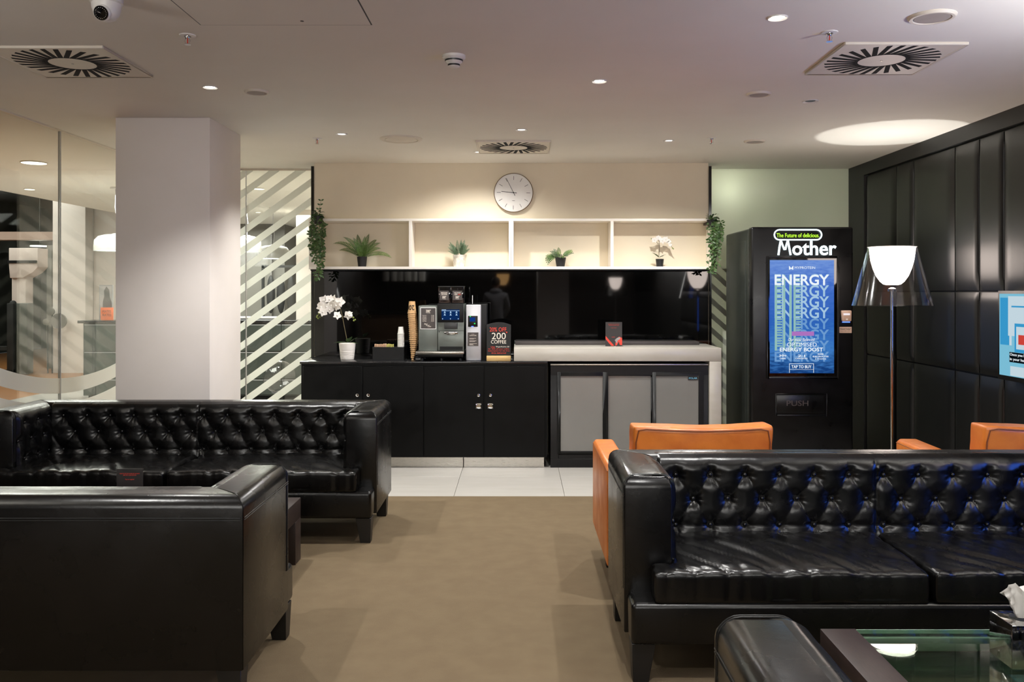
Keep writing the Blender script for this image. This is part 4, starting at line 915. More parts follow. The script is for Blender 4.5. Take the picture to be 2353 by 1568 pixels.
def TYf(px): return 2000*TX/(px-1190)
tvb(TYf(2320), ty1-.03, 1.16, 1.46, m_tvb, 1); tvb(4.45, TYf(2317), 1.22, 1.47, m_tvw, 2); tvb(TYf(2325), TYf(2320), 1.16, 1.47, m_tvw, 3)
tvb(4.45, TYf(2324), 1.40, 1.41, m_tvb, 3); tvb(4.7, TYf(2332), 1.12, 1.3, m_tvb, 3); tvb(4.7, TYf(2336), 1.14, 1.28, m_tvw, 4); tvb(4.8, TYf(2341), 1.17, 1.23, m_tvr, 5)
tvb(4.65, TYf(2320.5), 1.055, 1.118, m_tvk, 5, 'caption_box'); tvb(4.5, TYf(2322), .97, 1.03, m_tvw, 2)
for (s_, z_) in (('Once you have the weights', 1.102), ('in your hands, you', 1.073)):
    wt_ = .034*len(s_)*.45; y1_ = TYf(2322)
    text('lettering', s_, m_t1, tv, 0, 0, 0, w=wt_, h=.022, fn=lambda a, b, d: (TX-.0036-d, y1_-wt_/2-a, z_+b), bold=.005)
# ------------------------------------------------------------------ floor lamps
def floor_lamp(x, y, label, group=None, wide=0):
    KL = 1.03
    t = thing('floor_lamp', label, 'lamp', (x, y, 0))
    if wide: lamp('SPOT', 'ceiling_fill_light', (x, y, 1.86), wide, WARM, parent=t, size=.12, spot=165, blend=.6, direction=(0, 0.001, 1))  # extra spot over the unseen lamps, added to brighten the ceiling
    obj('base', G().lathe([(.165, 0), (.165, .008), (.158, .012), (.02, .018), (.013, .03)], (x, y, 0), 40), m_chrome, t)
    obj('pole', G().tube([(x, y, .02), (x, y, 1.5)], .0125, 16), m_chrome, t)
    pr = [(.004, 1.518), (.04, 1.518), (.062, 1.524), (.085, 1.545), (.112, 1.585), (.134, 1.64), (.150, 1.70), (.158, 1.76), (.161, 1.80)]
    obj('inner_shade', G().lathe(pr + [(.158, 1.80), (.155, 1.76), (.146, 1.70), (.13, 1.642), (.108, 1.59), (.08, 1.552), (.004, 1.53)], (x, y, .03), 48, cap=False), m_lamp, t)
    so = [(.172, 1.832), (.285, 1.393)]; n = 64; prof = []
    for i in range(n+1):
        f_ = i/n; prof.append((so[0][0]+(so[1][0]-so[0][0])*f_+(.0009 if i % 2 else 0), so[0][1]+(so[1][1]-so[0][1])*f_))
    obj('outer_shade', G().lathe(prof, (x, y, 0), 72, cap=False), m_shade, t)
    obj('shade_rim', G().tube([(x+.172*math.cos(a*PI/24), y+.172*math.sin(a*PI/24), 1.832) for a in range(48)], .003, 6, closed=True), m_pwhite, t)
    obj('bulb_holder', G().lathe([(.03, 1.5), (.03, 1.52), (.012, 1.53)], (x, y, 0), 20), m_chrome, t)
    obj('pull_cord', G().tube([(x-.012, y-.02, 1.505), (x-.02, y-.03, 1.44), (x-.014, y-.025, 1.36)], .0012, 5), m_pwhite, t)
    lamp('SPOT', 'uplight', (x, y, 1.75), LAMP_UP, WARM, parent=t, size=.012, spot=62, blend=.12, direction=(0, 0.001, 1))
    return t
floor_lamp(2.795, 6.5, 'tall chrome floor lamp with clear outer shade beside the vending machine')
floor_lamp(2.78, 2.5, 'matching chrome floor lamp beyond the right edge of the photo', wide=WIDE_UP)
floor_lamp(-3.25, 1.5, 'chrome floor lamp added out of view on the left for ceiling light', wide=WIDE_UP)  # unseen lamp added for its light on the ceiling
floor_lamp(2.35, -5.0, 'chrome floor lamp added behind the photographer where a mirrored pendant shows', wide=WIDE_UP)  # added for its light, takes the spot of a mirrored pendant
# ------------------------------------------------------------------ tufted leather sofas
def seglen(px, py, ax, ay, bx, by):
    dx, dy = bx-ax, by-ay; t = max(0, min(1, ((px-ax)*dx+(py-ay)*dy)/(dx*dx+dy*dy))); return math.hypot(px-ax-t*dx, py-ay-t*dy), t
def tuft_mesh(name, btn, folds, u0, u1, v0, v1, place, du=.0065, seam=None, seed=0, top=.30):
    """sheet over (u,v); buttons pull it in, folds crease it; place(u,v,h) gives the 3-D point"""
    nu = int((u1-u0)/du)+1; nv = int((v1-v0)/du)+1; vs = []; fs = []
    cell = {}
    for (a, b) in btn: cell.setdefault(int(math.floor(a/.16)), []).append((a, b))
    fcell = {}
    for f in folds:
        for c in range(int(math.floor(min(f[0], f[2])/.16))-1, int(math.floor(max(f[0], f[2])/.16))+2): fcell.setdefault(c, []).append(f)
    for j in range(nv+1):
        v = v0+(v1-v0)*j/nv
        for i in range(nu+1):
            u = u0+(u1-u0)*i/nu; c = int(math.floor(u/.16))
            best = 9; bb = None
            for k in (c-1, c, c+1):
                for (a, b) in cell.get(k, ()):
                    d = math.hypot(u-a, v-b)
                    if d < best: best, bb = d, (a, b)
            h = .026*(1-math.exp(-(best/.030)**1.2))
            if bb: th = math.atan2(v-bb[1], u-bb[0]); h += .0022*math.sin(th*9+bb[0]*31)*math.exp(-((best-.024)/.016)**2)
            df, tt = 9, 0
            for f in fcell.get(c, ()):
                d, t_ = seglen(u, v, *f[:4])
                if d < df: df, tt = d, t_
            h -= .0045*math.exp(-(df/.0055)**2)*(1-.6*math.sin(PI*tt))+.0028*math.exp(-(df/.02)**2)
            if seam is not None: h -= .006*math.exp(-((u-seam)/.004)**2)+.003*math.exp(-((u-seam)/.015)**2)
            h += .0035*noise.noise(Vector((u*6, v*9, seed)))+.0012*noise.noise(Vector((u*26, v*26, seed)))
            h *= 1-.8*max(0, min(1, (v-.31)/.06))
            e = min(1, (u-u0)/.02, (u1-u)/.02); eb = min(1, (v-v0)/.012); et = min(1, (v1-v)/.05)
            h = h*max(0, min(e, eb, et))
            vs.append(place(u, v, h))
    for j in range(nv):
        for i in range(nu): a = j*(nu+1)+i; fs.append((a, a+1, a+nu+2, a+nu+1))
    me = bpy.data.meshes.new(name); me.from_pydata(vs, [], fs); me.validate()
    for p in me.polygons: p.use_smooth = True
    return me
HW = 1.20; AW = .19; IN = HW-AW; AF = .13; BF = .60; DP = .74; ZT = .772; SP = .1535
def rolled(v, h, y0=BF, z0=.40, sgn=1):
    """path of the tufted sheet: up the front (v measured from z0), round the top edge, back along the top"""
    H = ZT-.002-.048-z0; r = .048
    if v < H: return (y0-h, z0+v)
    a = (v-H)/r
    if a < PI/2: return (y0+r-(r+h)*math.cos(a), z0+H+(r+h)*math.sin(a))
    return (y0+r+(v-H-r*PI/2), z0+H+r+h)
btn = [(k*SP, .287) for k in range(-6, 7)] + [((k+.5)*SP, .182) for k in range(-6, 6)] + [(k*SP, .066) for k in range(-6, 7)]
folds = []
for k in range(-7, 8):
    folds += [(k*SP, .287, (k+.5)*SP, .182), (k*SP, .287, (k-.5)*SP, .182), ((k+.5)*SP, .182, (k+1)*SP, .066), ((k+.5)*SP, .182, k*SP, .066), (k*SP, .066, k*SP+.01, -.02), (k*SP, .287, k*SP+.004, .315), (k*SP, .066, (k+1)*SP, .066)]
folds = [f for f in folds if -1.0 < f[0] < 1.0 and -1.0 < f[2] < 1.0]
LV = (ZT-.002-.048-.40)+.048*PI/2+.05
sofa = thing('tufted_sofa', 'long black leather sofa with deep-buttoned back standing in front of the white pillar', 'sofa', (0, 0, 0))
# outer shell
def top_bevel(g, name, parent, sel, off=.04, seg=5, small=.008):
    me = bpy.data.meshes.new(name); me.from_pydata(g.v, [], g.f); bm = bmesh.new(); bm.from_mesh(me)
    big = [e for e in bm.edges if sel(e)]
    bmesh.ops.bevel(bm, geom=big, offset=off, segments=seg, profile=.5, affect='EDGES', clamp_overlap=True)
    if small:
        sm = [e for e in bm.edges if len(e.link_faces) == 2 and e.calc_face_angle(0) > 1.0]
        bmesh.ops.bevel(bm, geom=sm, offset=small, segments=2, profile=.5, affect='EDGES', clamp_overlap=True)
    bm.to_mesh(me); bm.free()
    for p in me.polygons: p.use_smooth = True
    me.set_sharp_from_angle(angle=R(50))
    return link(name, me, m_lth, parent)
ZB = .15
def top_edge(e, skip_mitre=True):
    a, b = e.verts[0].co, e.verts[1].co
    if a.z < ZT-.01 or b.z < ZT-.01: return False
    d = (b-a).normalized(); return abs(d.x) > .95 or abs(d.y) > .95
for s in (-1, 1):
    xo, xi = s*HW, s*IN
    g = G().prism([(xo, DP), (xi, DP-AW), (xi, AF), (xo, AF)], 'z', ZB, ZT)
    arm = top_bevel(g, 'arm', sofa, top_edge, off=.052, small=.02)
    pg = G()
    for (rr_, yy) in ((0, AF+.020), (0, AF+.030)):
        ra = .053
        pts = [(xo, yy, .32)] + [(xo-s*(ra-ra*math.cos(q*PI/12)), yy, ZT-ra+ra*math.sin(q*PI/12)) for q in range(7)] + [(xi+s*(ra-ra*math.sin(q*PI/12)), yy, ZT-ra+ra*math.cos(q*PI/12)) for q in range(7)] + [(xi, yy, .46)]
        pg.tube(pts, .0018, 6)
    obj('piping', pg, m_seam, arm)
    obj('piping', G().tube([(xo+s*.0005, AF+.01, ZT-.078), (xo+s*.0005, DP-.01, ZT-.078)], .0022, 6).tube([(xo+s*.0005, AF+.01, ZT-.086), (xo+s*.0005, DP-.01, ZT-.086)], .0018, 6), m_seam, arm)
g = G().prism([(-HW, DP), (HW, DP), (IN, DP-AW), (-IN, DP-AW)], 'z', ZB, ZT)
bk = top_bevel(g, 'back', sofa, lambda e: top_edge(e) and abs((e.verts[1].co-e.verts[0].co).normalized().x) > .95, off=.045)
obj('piping', G().tube([(-HW+.01, DP+.0005, ZT-.078), (HW-.01, DP+.0005, ZT-.078)], .0022, 6).tube([(-HW+.01, DP+.0005, ZT-.086), (HW-.01, DP+.0005, ZT-.086)], .0018, 6), m_seam, bk)
me = tuft_mesh('tufted_back', btn, folds, -IN-.002, IN+.002, 0, LV, lambda u, v, h: (u, *rolled(v, h, DP-AW+.004)), seam=-.035)
tb_ = link('tufted_back', me, m_lth, sofa)
bme = bpy.data.meshes.new('button'); gb = G().ball((0,0,0), .0095, 1, .75, 1, 12, 8); bme.from_pydata(gb.v, [], gb.f)
for p in bme.polygons: p.use_smooth = True
bme.materials.append(m_lth)
for (u, v) in btn:
    q = rolled(v, .0055, DP-AW+.004); share('button', bme, (u, q[0], q[1]), tb_)
# inner arm tufting
AB = [(y, .287) for y in (.24, .39, .52)] + [(y, .182) for y in (.17, .315, .46)] + [(y, .066) for y in (.24, .39, .52)]
AFo = []
for y in (.24, .39): AFo += [(y, .287, y+.075, .182), (y, .287, y-.07, .182), (y, .066, y+.075, .182), (y, .066, y-.07, .182), (y, .066, y+.15, .066)]
for s in (-1, 1):
    me = tuft_mesh('tufted_arm', AB, AFo, AF+.03, DP-AW+.01, 0, LV-.02, lambda u, v, h: ((lambda q: (s*(IN-.004+q[0]), u, q[1]))(rolled(v, h*.8, 0))), seed=s+3)
    if s > 0: me.flip_normals()
    ta = link('tufted_arm', me, m_lth, sofa)
    for (u, v) in AB:
        q = rolled(v, .005, 0); share('button', bme, (s*(IN-.004+q[0]), u, q[1]), ta, (0, 0, R(90)))
obj('base', G().box(-HW+.012, HW-.012, 0, DP-.02, ZB, .312), m_lth, sofa, bevel=.022, seg=4)
def wr(seed, cx):
    def f(co, n):
        if n.z < -.3: return 0
        u, v = co.x-cx, co.y; top = max(0, n.z)
        rid = 0
        for (fr_, am) in ((6, .0085), (13, .004)):
            k = noise.noise(Vector((u*fr_+v*fr_*.55, v*fr_*.28+u*.8, seed+fr_))); rid -= am*math.exp(-(k/.10)**2)
        crown = .020*math.cos(min(1, abs(u)/.5)*PI/2)*max(0, math.cos(min(1, abs(v-.31)/.34)*PI/2))*top
        return rid*(.35+.65*min(1, abs(n.z)+.4))+crown+.003*noise.noise(Vector((u*5, v*5, seed)))
    return f
for s in (-1, 1):
    x0, x1, x2 = s*.004-.035*(0 if s < 0 else 0), s*(IN-.004), s*(HW-.10)
    g = G().prism([(x0-.035, .0), (x2, .0), (x2, AF-.004), (x1, AF-.004), (x1, BF-.02), (x0-.035, BF-.02)], 'z', .302, .435)
    me = soft(g, .0125, 12, wr(s*11+2, s*.5), 'seat_cushion')
    me.materials.clear(); me.materials.append(m_lth)
    o = link('seat_cushion', me, m_lth, sofa)
    pts = [(x0-.035+s*.012, .002, .42), (x0-.035+s*.012, -.004, .37), (x0-.035+s*.012, .004, .32)]
for (sx_, y, fr_) in ((-1, .065, 1), (1, .065, 1), (-1, DP-.07, 0), (1, DP-.07, 0)):
    t0 = .046; t1 = .030; cx_ = sx_*(HW-.062)
    g = G(); vs = [(cx_-t0, y-t0, ZB), (cx_+t0, y-t0, ZB), (cx_+t0, y+t0, ZB), (cx_-t0, y+t0, ZB)]
    cb_ = cx_-sx_*(-.010); yb = y+(-.006 if fr_ else .006)
    vs += [(cb_-t1, yb-t1, 0), (cb_+t1, yb-t1, 0), (cb_+t1, yb+t1, 0), (cb_-t1, yb+t1, 0)]
    g.add(vs, [(0,1,2,3), (7,6,5,4), (0,4,5,1), (1,5,6,2), (2,6,7,3), (3,7,4,0)])
    obj('leg', g, m_leg, sofa, bevel=.002, seg=1)
sofa.location = (-2.057, 5.155, 0)
dup(sofa, (1.62, 3.31, 0), 0, 'long black leather sofa with deep-buttoned back in the right foreground')
dup(sofa, (-2.175, 3.83, 0), PI, 'black leather sofa seen from behind in the left foreground')
dup(sofa, (1.645, 2.105, 0), PI, 'black leather sofa whose armrest end shows at the bottom edge near the glass table')

# ------------------------------------------------------------------ tan armchairs
ac = thing('tan_armchair', 'tan leather armchair behind the black sofa and in front of the drinks fridge', 'armchair', (0, 0, 0))
# local: chair faces +y, back at y=0
W2 = .475
for s in (-1, 1):
    g = G().prism([(s*W2, 0), (s*(W2-.125), 0), (s*(W2-.125), .80), (s*W2, .80)], 'z', .17, .655)
    o = top_bevel(g, 'arm', ac, lambda e: e.verts[0].co.z > .6 and e.verts[1].co.z > .6, off=.03, seg=4, small=.01); o.data.materials[0] = m_tan
    obj('piping', G().tube([(s*(W2-.002), .0, .63), (s*(W2-.002), .8, .63)], .0025, 6).tube([(s*(W2-.123), .0, .63), (s*(W2-.123), .8, .63)], .0025, 6).tube([(s*(W2-.006), .8005, .2), (s*(W2-.006), .8005, .62), (s*(W2-.03), .8005, .648), (s*(W2-.095), .8005, .648), (s*(W2-.119), .8005, .62)], .0025, 6), m_tseam, o)
o = obj('back_frame', G().box(-W2+.126, W2-.126, 0, .12, .17, .64), m_tan, ac, bevel=.02, seg=3)
o = obj('seat_base', G().box(-W2+.126, W2-.126, .12, .78, .17, .30), m_tan, ac, bevel=.015)
me = soft(G().box(-W2+.13, W2-.13, .2, .82, .30, .46), .014, 6, lambda c, n: .012*max(0, n.z)*math.cos(c.x*3)+.003*noise.noise(c*6), 'seat_cushion'); me.materials.clear(); me.materials.append(m_tan); link('seat_cushion', me, m_tan, ac)
def bcd(c, n):
    return .012*noise.noise(Vector((c.x*2.2, c.z*3, 4)))+.003*noise.noise(c*11)+.014*max(0, -n.y)*math.cos(max(-1, min(1, c.x/.35))*PI/2)
g = G().prism([(.075, .42), (.225, .42), (.205, .845), (.05, .845)], 'x', -.345, .345)
me = soft(g, .014, 4, bcd, 'back_cushion'); me.materials.clear(); me.materials.append(m_tan)
# sag of the top edge
for v in me.vertices:
    if v.co.z > .7: v.co.z -= .016*math.cos(max(-1, min(1, v.co.x/.36))*PI/2)*(v.co.z-.7)/.14
bc = link('back_cushion', me, m_tan, ac)
bm = bmesh.new(); bm.from_mesh(me); 
from mathutils.bvhtree import BVHTree
bv = BVHTree.FromBMesh(bm)
pts = []
for (x, z) in [(-.328, .45), (-.332, .6), (-.33, .76), (-.318, .822)] + [(-.28+i*.04, .832) for i in range(15)] + [(.318, .822), (.33, .76), (.332, .6), (.328, .45)]:
    hit = bv.find_nearest(Vector((x, .03, z-(.014*math.cos(x/.36*PI/2) if z > .7 else 0))))
    pts.append(hit[0])
bm.free()
obj('piping', G().tube(pts, .0042, 7), m_tseam, bc)
for s in (-1, 1):
    for y in (.07, .55): obj('leg', G().box(s*(W2-.08)-.03, s*(W2-.08)+.03, y-.03, y+.03, 0, .17), m_leg, ac, bevel=.003)
ac.location = (.905, 4.2, 0)
dup(ac, (2.625, 4.2, 0), R(-2), 'tan leather armchair at the right edge below the television')

# ------------------------------------------------------------------ coffee tables
t1_ = thing('coffee_table', 'low dark wood coffee table between the two left sofas', 'coffee table', (-1.9, 4.5, 0))
x0, x1, y0, y1 = -2.75, -1.217, 4.14, 4.88
obj('top', G().box(x0, x1, y0, y1, .235, .345), m_wenge, t1_, bevel=.003)
for (a, b) in ((x0, y0), (x1-.115, y0), (x0, y1-.115), (x1-.115, y1-.115)): obj('leg', G().box(a, a+.115, b, b+.115, 0, .2345), m_wenge, t1_, bevel=.003)
CYY = 4.6
tc_ = thing('table_card', 'dark card with red print standing on the left coffee table', 'card', (-2.05, CYY, .345))
x0, x1 = (268-1190)*CYY/2000, (328-1190)*CYY/2000; z1 = 1.5-(1078-670)*CYY/2000
obj('stand', G().box(x0-.002, x1+.002, CYY+.004, CYY+.007, .349, z1+.001).box(x0-.002, x1+.002, CYY-.05, CYY+.03, .345, .349), m_acryl, tc_, bevel=.001, seg=1)
cd = obj('card', G().box(x0, x1, CYY, CYY+.003, .35, z1), m_card, tc_)
xm = (x0+x1)/2
for i, (s_, w_, h_) in enumerate((('SCAN TO FOLLOW US AND SEE OUR NEWS', .105, .0055), ('AND GET CLUB UPDATES', .07, .0055))): text('lettering', s_, m_red, cd, xm, z1-.025-i*.008, CYY, w=w_, h=h_, bold=.01)
text('lettering', 'Tap to register', m_red, cd, xm, z1-.056, CYY, w=.05, h=.007, bold=.01)
t2_ = thing('glass_coffee_table', 'low coffee table with dark wood sides and a glass top at lower right', 'coffee table', (1.7, 2.6, 0))
TX0, TX1, TYn, TYf_ = 1.03, 2.45, 2.30, 2.967
for (a, b) in ((TX0, TX0+.12), (TX1-.12, TX1)):
    obj('side_rail', G().box(a, b, TYn, TYf_, .255, .350), m_wenge, t2_, bevel=.002)
    for (c_, d_) in ((TYn, TYn+.1), (TYf_-.1, TYf_)): obj('leg', G().box(a, b, c_, d_, 0, .2545), m_wenge, t2_, bevel=.002)
gt = obj('glass_top', G().box(TX0+.1205, TX1-.1205, TYn, TYf_-.003, .334, .347), m_glass2, t2_)
obj('glass_edge', G().box(TX0+.1205, TX1-.1205, TYf_-.0028, TYf_, .334, .347), m_edge, gt)
obj('glass_shelf', G().box(TX0+.1205, TX1-.1205, TYn+.02, TYf_-.02, .27, .278), m_glass2, t2_)
obj('green_band', G().box(TX0+.1205, TX1-.1205, TYf_-.02, TYf_-.004, .28, .325), mat('green_grey_band', (120, 130, 112), .4, .2, col2=(132, 140, 122), cscale=6), t2_, bevel=.002)  # bar put in for the greenish band along the far glass edge
tx = thing('tissue_box', 'mirror-finish tissue box with white tissue on the glass coffee table', 'tissue box', (1.565, 2.71, .3475))
BX0, BX1, BY0, BY1, BZ0, BZ1 = 1.505, 1.635, 2.65, 2.78, .3475, .482
g = G().box(BX0, BX1, BY0, BY1, BZ0, BZ1)
obj('box', g, m_chrome, tx, bevel=.003)
obj('opening', G().lathe([(.034, 0), (.034, .0015)], (1.57, 2.715, BZ1-.0005), 24), m_dark, tx)
g = G()
n, k_ = 16, 10; base = []
for j in range(k_+1):
    for i in range(n):
        a = 2*PI*i/n; f_ = j/k_; r = .010+.042*f_**.8*(1+.35*math.sin(a*3+1)*f_)+.01*math.sin(a*7+j)*f_
        g.v.append((1.57+r*math.cos(a)*1.1+.01*f_, 2.715+r*math.sin(a)*.6, BZ1-.004+.095*f_*(1+.25*math.sin(a*2+.5)*f_)+.006*math.sin(a*5)*f_))
for j in range(k_):
    for i in range(n): g.f.append((j*n+i, j*n+(i+1)%n, (j+1)*n+(i+1)%n, (j+1)*n+i))
obj('tissue', g, m_tissue, tx, smooth=70)

# ------------------------------------------------------------------ ceiling fittings
def cpos(px, py): Y = 2000*(CH-1.5)/(670-py); return (px-1190)*Y/2000, Y
dl0 = None
def downlight(px, py, label, on=1, d=.085, xy=None, watts=None, ang=112, group=None):
    x, y = xy or cpos(px, py)
    t = thing('downlight', label, 'downlight', (x, y, CH), group=group)
    r = d/2
    obj('trim_ring', G().lathe([(r*.62, .012), (r*.7, -.001), (r*.95, -.006), (r, -.004), (r*1.0, 0)], (x, y, CH), 28, cap=False), m_pwhite, t)
    obj('lens', G().lathe([(r*.62, .0), (.001, -.001)], (x, y, CH-.001), 20), {0: m_gplast, 1: m_spotdim, 2: m_spot}[on], t)
    if on: lamp('SPOT', 'beam', (x, y, CH-.014), watts or SPOT_W, WARM, parent=t, size=.02, spot=ang, blend=.7, direction=(0, .001, -1))
downlight(483, 200, 'bright downlight above the white pillar', 2)
downlight(1377, 186, 'bright downlight in the middle of the ceiling', 2)
downlight(1787, 40, 'bright downlight at the top right near the big round speaker', 2)
downlight(785, 308, 'small lit downlight left of the flat round grille', 1, .09, watts=SPOT_W*.8, ang=116)
downlight(1198, 298, 'small lit downlight just in front of the middle square vent', 1, .085, watts=SPOT_W*1.1, ang=150)
downlight(1537, 323, 'small lit downlight right of the middle square vent', 1, .085, watts=SPOT_W*1.0, ang=150)
downlight(1097, 349, 'small lit downlight between the middle vent and the bulkhead wall', 1, .06, watts=SPOT_W*.5, ang=150)
downlight(1862, 232, 'unlit small downlight near the right padded wall', 0, .1)
for (x, y) in ((-1.7, 2.6), (.45, 2.3), (1.1, .9), (-1.7, .3), (.2, -1.6), (2.4, -.8), (-2.3, -2.6), (2.2, -4)):
    downlight(0, 0, 'downlight beyond the top edge of the photo', 2, xy=(x, y), group='downlights behind the photographer')
def vent(px, py, label, s, xy=None, m_slot=None, ns=28):
    x, y = xy or cpos(px, py); t = thing('square_vent', label, 'ceiling vent', (x, y, CH))
    h = s/2
    obj('frame', G().box(x-h, x+h, y-h, y-h+.012, CH-.014, CH).box(x-h, x+h, y+h-.012, y+h, CH-.014, CH).box(x-h, x-h+.012, y-h+.012, y+h-.012, CH-.014, CH).box(x+h-.012, x+h, y-h+.012, y+h-.012, CH-.014, CH), m_vent, t, bevel=.002, seg=1)
    obj('plate', G().box(x-h+.012, x+h-.012, y-h+.012, y+h-.012, CH-.012, CH-.002), m_vent, t)
    sm = bpy.data.meshes.get('swirl_slot')
    if not sm:
        g = G().box(.11, .262, -.0125, .0125, -.0005, .001); g2 = [(v[0], v[1]+(v[0]-.115)*.35, v[2]) for v in g.v]
        sm = bpy.data.meshes.new('swirl_slot'); sm.from_pydata(g2, [], g.f); sm.materials.append(m_dark)
    k = s/.573
    for i in range(ns):
        o = share('slot', sm, (x, y, CH-.0125), t, (0, 0, 2*PI*i/ns)); o.scale = (k, k, 1)
    obj('centre_screw', G().lathe([(.006, 0), (.006, -.003)], (x, y, CH-.012), 12), m_steel, t)
vl = vent(160, 140, 'large square swirl vent at the upper left', .585, xy=(-2.235*K, 4.37*K))
vent(0, 0, 'large square swirl vent at the upper right', .585, xy=(1.80*K, 4.31*K))
vent(0, 0, 'square swirl vent in the middle above the clock', .585, xy=(-.035, 6.93*K))
vent(0, 0, 'square vent on the ceiling behind the side glazing at the left edge', .585, xy=(-4.62*K, 6.75*K))
def rounddisc(px, py, dia, label, m_in=None, kind='ceiling_speaker', cat='speaker'):
    x, y = cpos(px, py); r = dia/2
    t = thing(kind, label, cat, (x, y, CH))
    obj('ring', G().lathe([(r*.74, -.004), (r*.80, -.012), (r*.92, -.012), (r, -.003), (r, 0)], (x, y, CH), 48, cap=False), m_vent, t)
    obj('grille', G().lathe([(r*.74, -.003), (r*.74, -.010), (.001, -.012)], (x, y, CH), 40, cap=False), m_in or mat('grille_'+str(px), (172, 162, 154), .6, bump=(700, .5, .001), col2=(164, 154, 146), cscale=9), t)
rounddisc(2142, 37, .195, 'large round ceiling speaker at the top right corner')
rounddisc(922, 319, .33, 'flat round cream grille left of the middle square vent', m_vent, 'round_vent', 'ceiling vent')
rounddisc(590, 210, .145, 'small round ceiling speaker right of the pillar downlight')
rounddisc(1744, 215, .145, 'small round ceiling speaker left of the upper right vent')
rounddisc(1734, 324, .165, 'small round ceiling speaker nearest the vending machine')
def sprinkler(px, py, label):
    x, y = cpos(px, py); t = thing('sprinkler', label, 'sprinkler', (x, y, CH), group=None)
    obj('rose', G().lathe([(.038, 0), (.036, -.004), (.016, -.006), (.014, 0)], (x, y, CH), 28, cap=False), m_pwhite, t)
    obj('body', G().lathe([(.012, 0), (.012, -.012), (.009, -.016)], (x, y, CH), 14), m_chrome, t)
    obj('frame_arm', G().tube([(x-.008, y, CH-.014), (x-.012, y, CH-.026), (x-.008, y, CH-.038)], .0022, 6).tube([(x+.008, y, CH-.014), (x+.012, y, CH-.026), (x+.008, y, CH-.038)], .0022, 6), m_chrome, t)
    obj('glass_bulb', G().tube([(x, y, CH-.014), (x, y, CH-.038)], .0028, 8), m_red, t)
    obj('deflector', G().lathe([(.004, -.037), (.015, -.042), (.015, -.0435), (.003, -.0435)], (x, y, CH), 18), m_chrome, t)
sprinkler(431, 81, 'fire sprinkler above the upper left vent'); sprinkler(1906, 74, 'fire sprinkler above the upper right vent')
sprinkler(729, 318, 'fire sprinkler near the left end of the bulkhead'); sprinkler(1635, 317, 'fire sprinkler near the right end of the bulkhead')
x, y = cpos(1043, 128)
sd = thing('smoke_detector', 'white smoke detector on the ceiling above the coffee corner', 'smoke detector', (x, y, CH))
obj('base', G().lathe([(.058, 0), (.058, -.012), (.05, -.02)], (x, y, CH), 36), m_pwhite, sd)
obj('head', G().lathe([(.045, -.02), (.043, -.032), (.03, -.042), (.03, -.055), (.02, -.06)], (x, y, CH), 32), m_pwhite, sd)
obj('vents', G().lathe([(.0455, -.022), (.0445, -.030)], (x, y, CH), 32, cap=False).lathe([(.0305, -.044), (.0305, -.053)], (x, y, CH), 32, cap=False), m_gplast, sd)
x, y = -1.64, 3.47
dc = thing('dome_camera', 'white dome security camera at the top left of the ceiling', 'security camera', (x, y, CH))
obj('mount', G().lathe([(.062, 0), (.062, -.03), (.056, -.034)], (x, y, CH), 40), m_pwhite, dc)
obj('housing', G().lathe([(.056, -.034), (.055, -.05), (.048, -.075), (.034, -.094), (.018, -.102), (.002, -.104)], (x, y, CH), 40, cap=False), m_pwhite, dc)
dv = Vector((.02, -.75, -.35)).normalized(); cpt = Vector((x, y, CH-.062))
lensm = obj('lens_ring', G().lathe([(.033, .034), (.033, .046), (.028, .052), (.001, .052)], (0,0,0), 32, cap=False), m_pwhite, dc)
lens2 = obj('lens', G().lathe([(.028, .0525), (.028, .0545), (.012, .056), (.001, .0575)], (0,0,0), 32, cap=False), mat('black_lens', (8, 8, 10), .08, col2=(12, 12, 14), cscale=20), dc)
leds = G()
for i in range(18): a = 2*PI*i/18; leds.ball((.021*math.cos(a), .021*math.sin(a), .0565), .0016, n=6, m=4)
led = obj('infrared_lights', leds, m_chrome, dc)
for o in (lensm, lens2, led):
    o.data.transform(Matrix.Translation(OFF[dc.name])); o.rotation_euler = dv.to_track_quat('Z', 'Y').to_euler(); o.location = cpt-OFF[dc.name]
obj('rating_label', G().box(x-.032, x-.008, y-.0625, y-.058, CH-.024, CH-.008), m_cream, dc)
ap = thing('access_panel', 'flush square access panel in the ceiling at top left', 'access panel', (-.85, 3.5, CH))
obj('panel', G().box(-1.40, -.65, 3.12, 3.846, CH-.002, CH-.0002), m_ceil, ap, bevel=.0008, seg=1)
obj('joint', G().box(-1.406, -.644, 3.114, 3.852, CH-.0006, CH-.0001), m_gplast, ap)
obj('key_lock', G().lathe([(.008, 0), (.008, -.001)], (-.94, 3.79, CH-.002), 14), m_plast, ap)

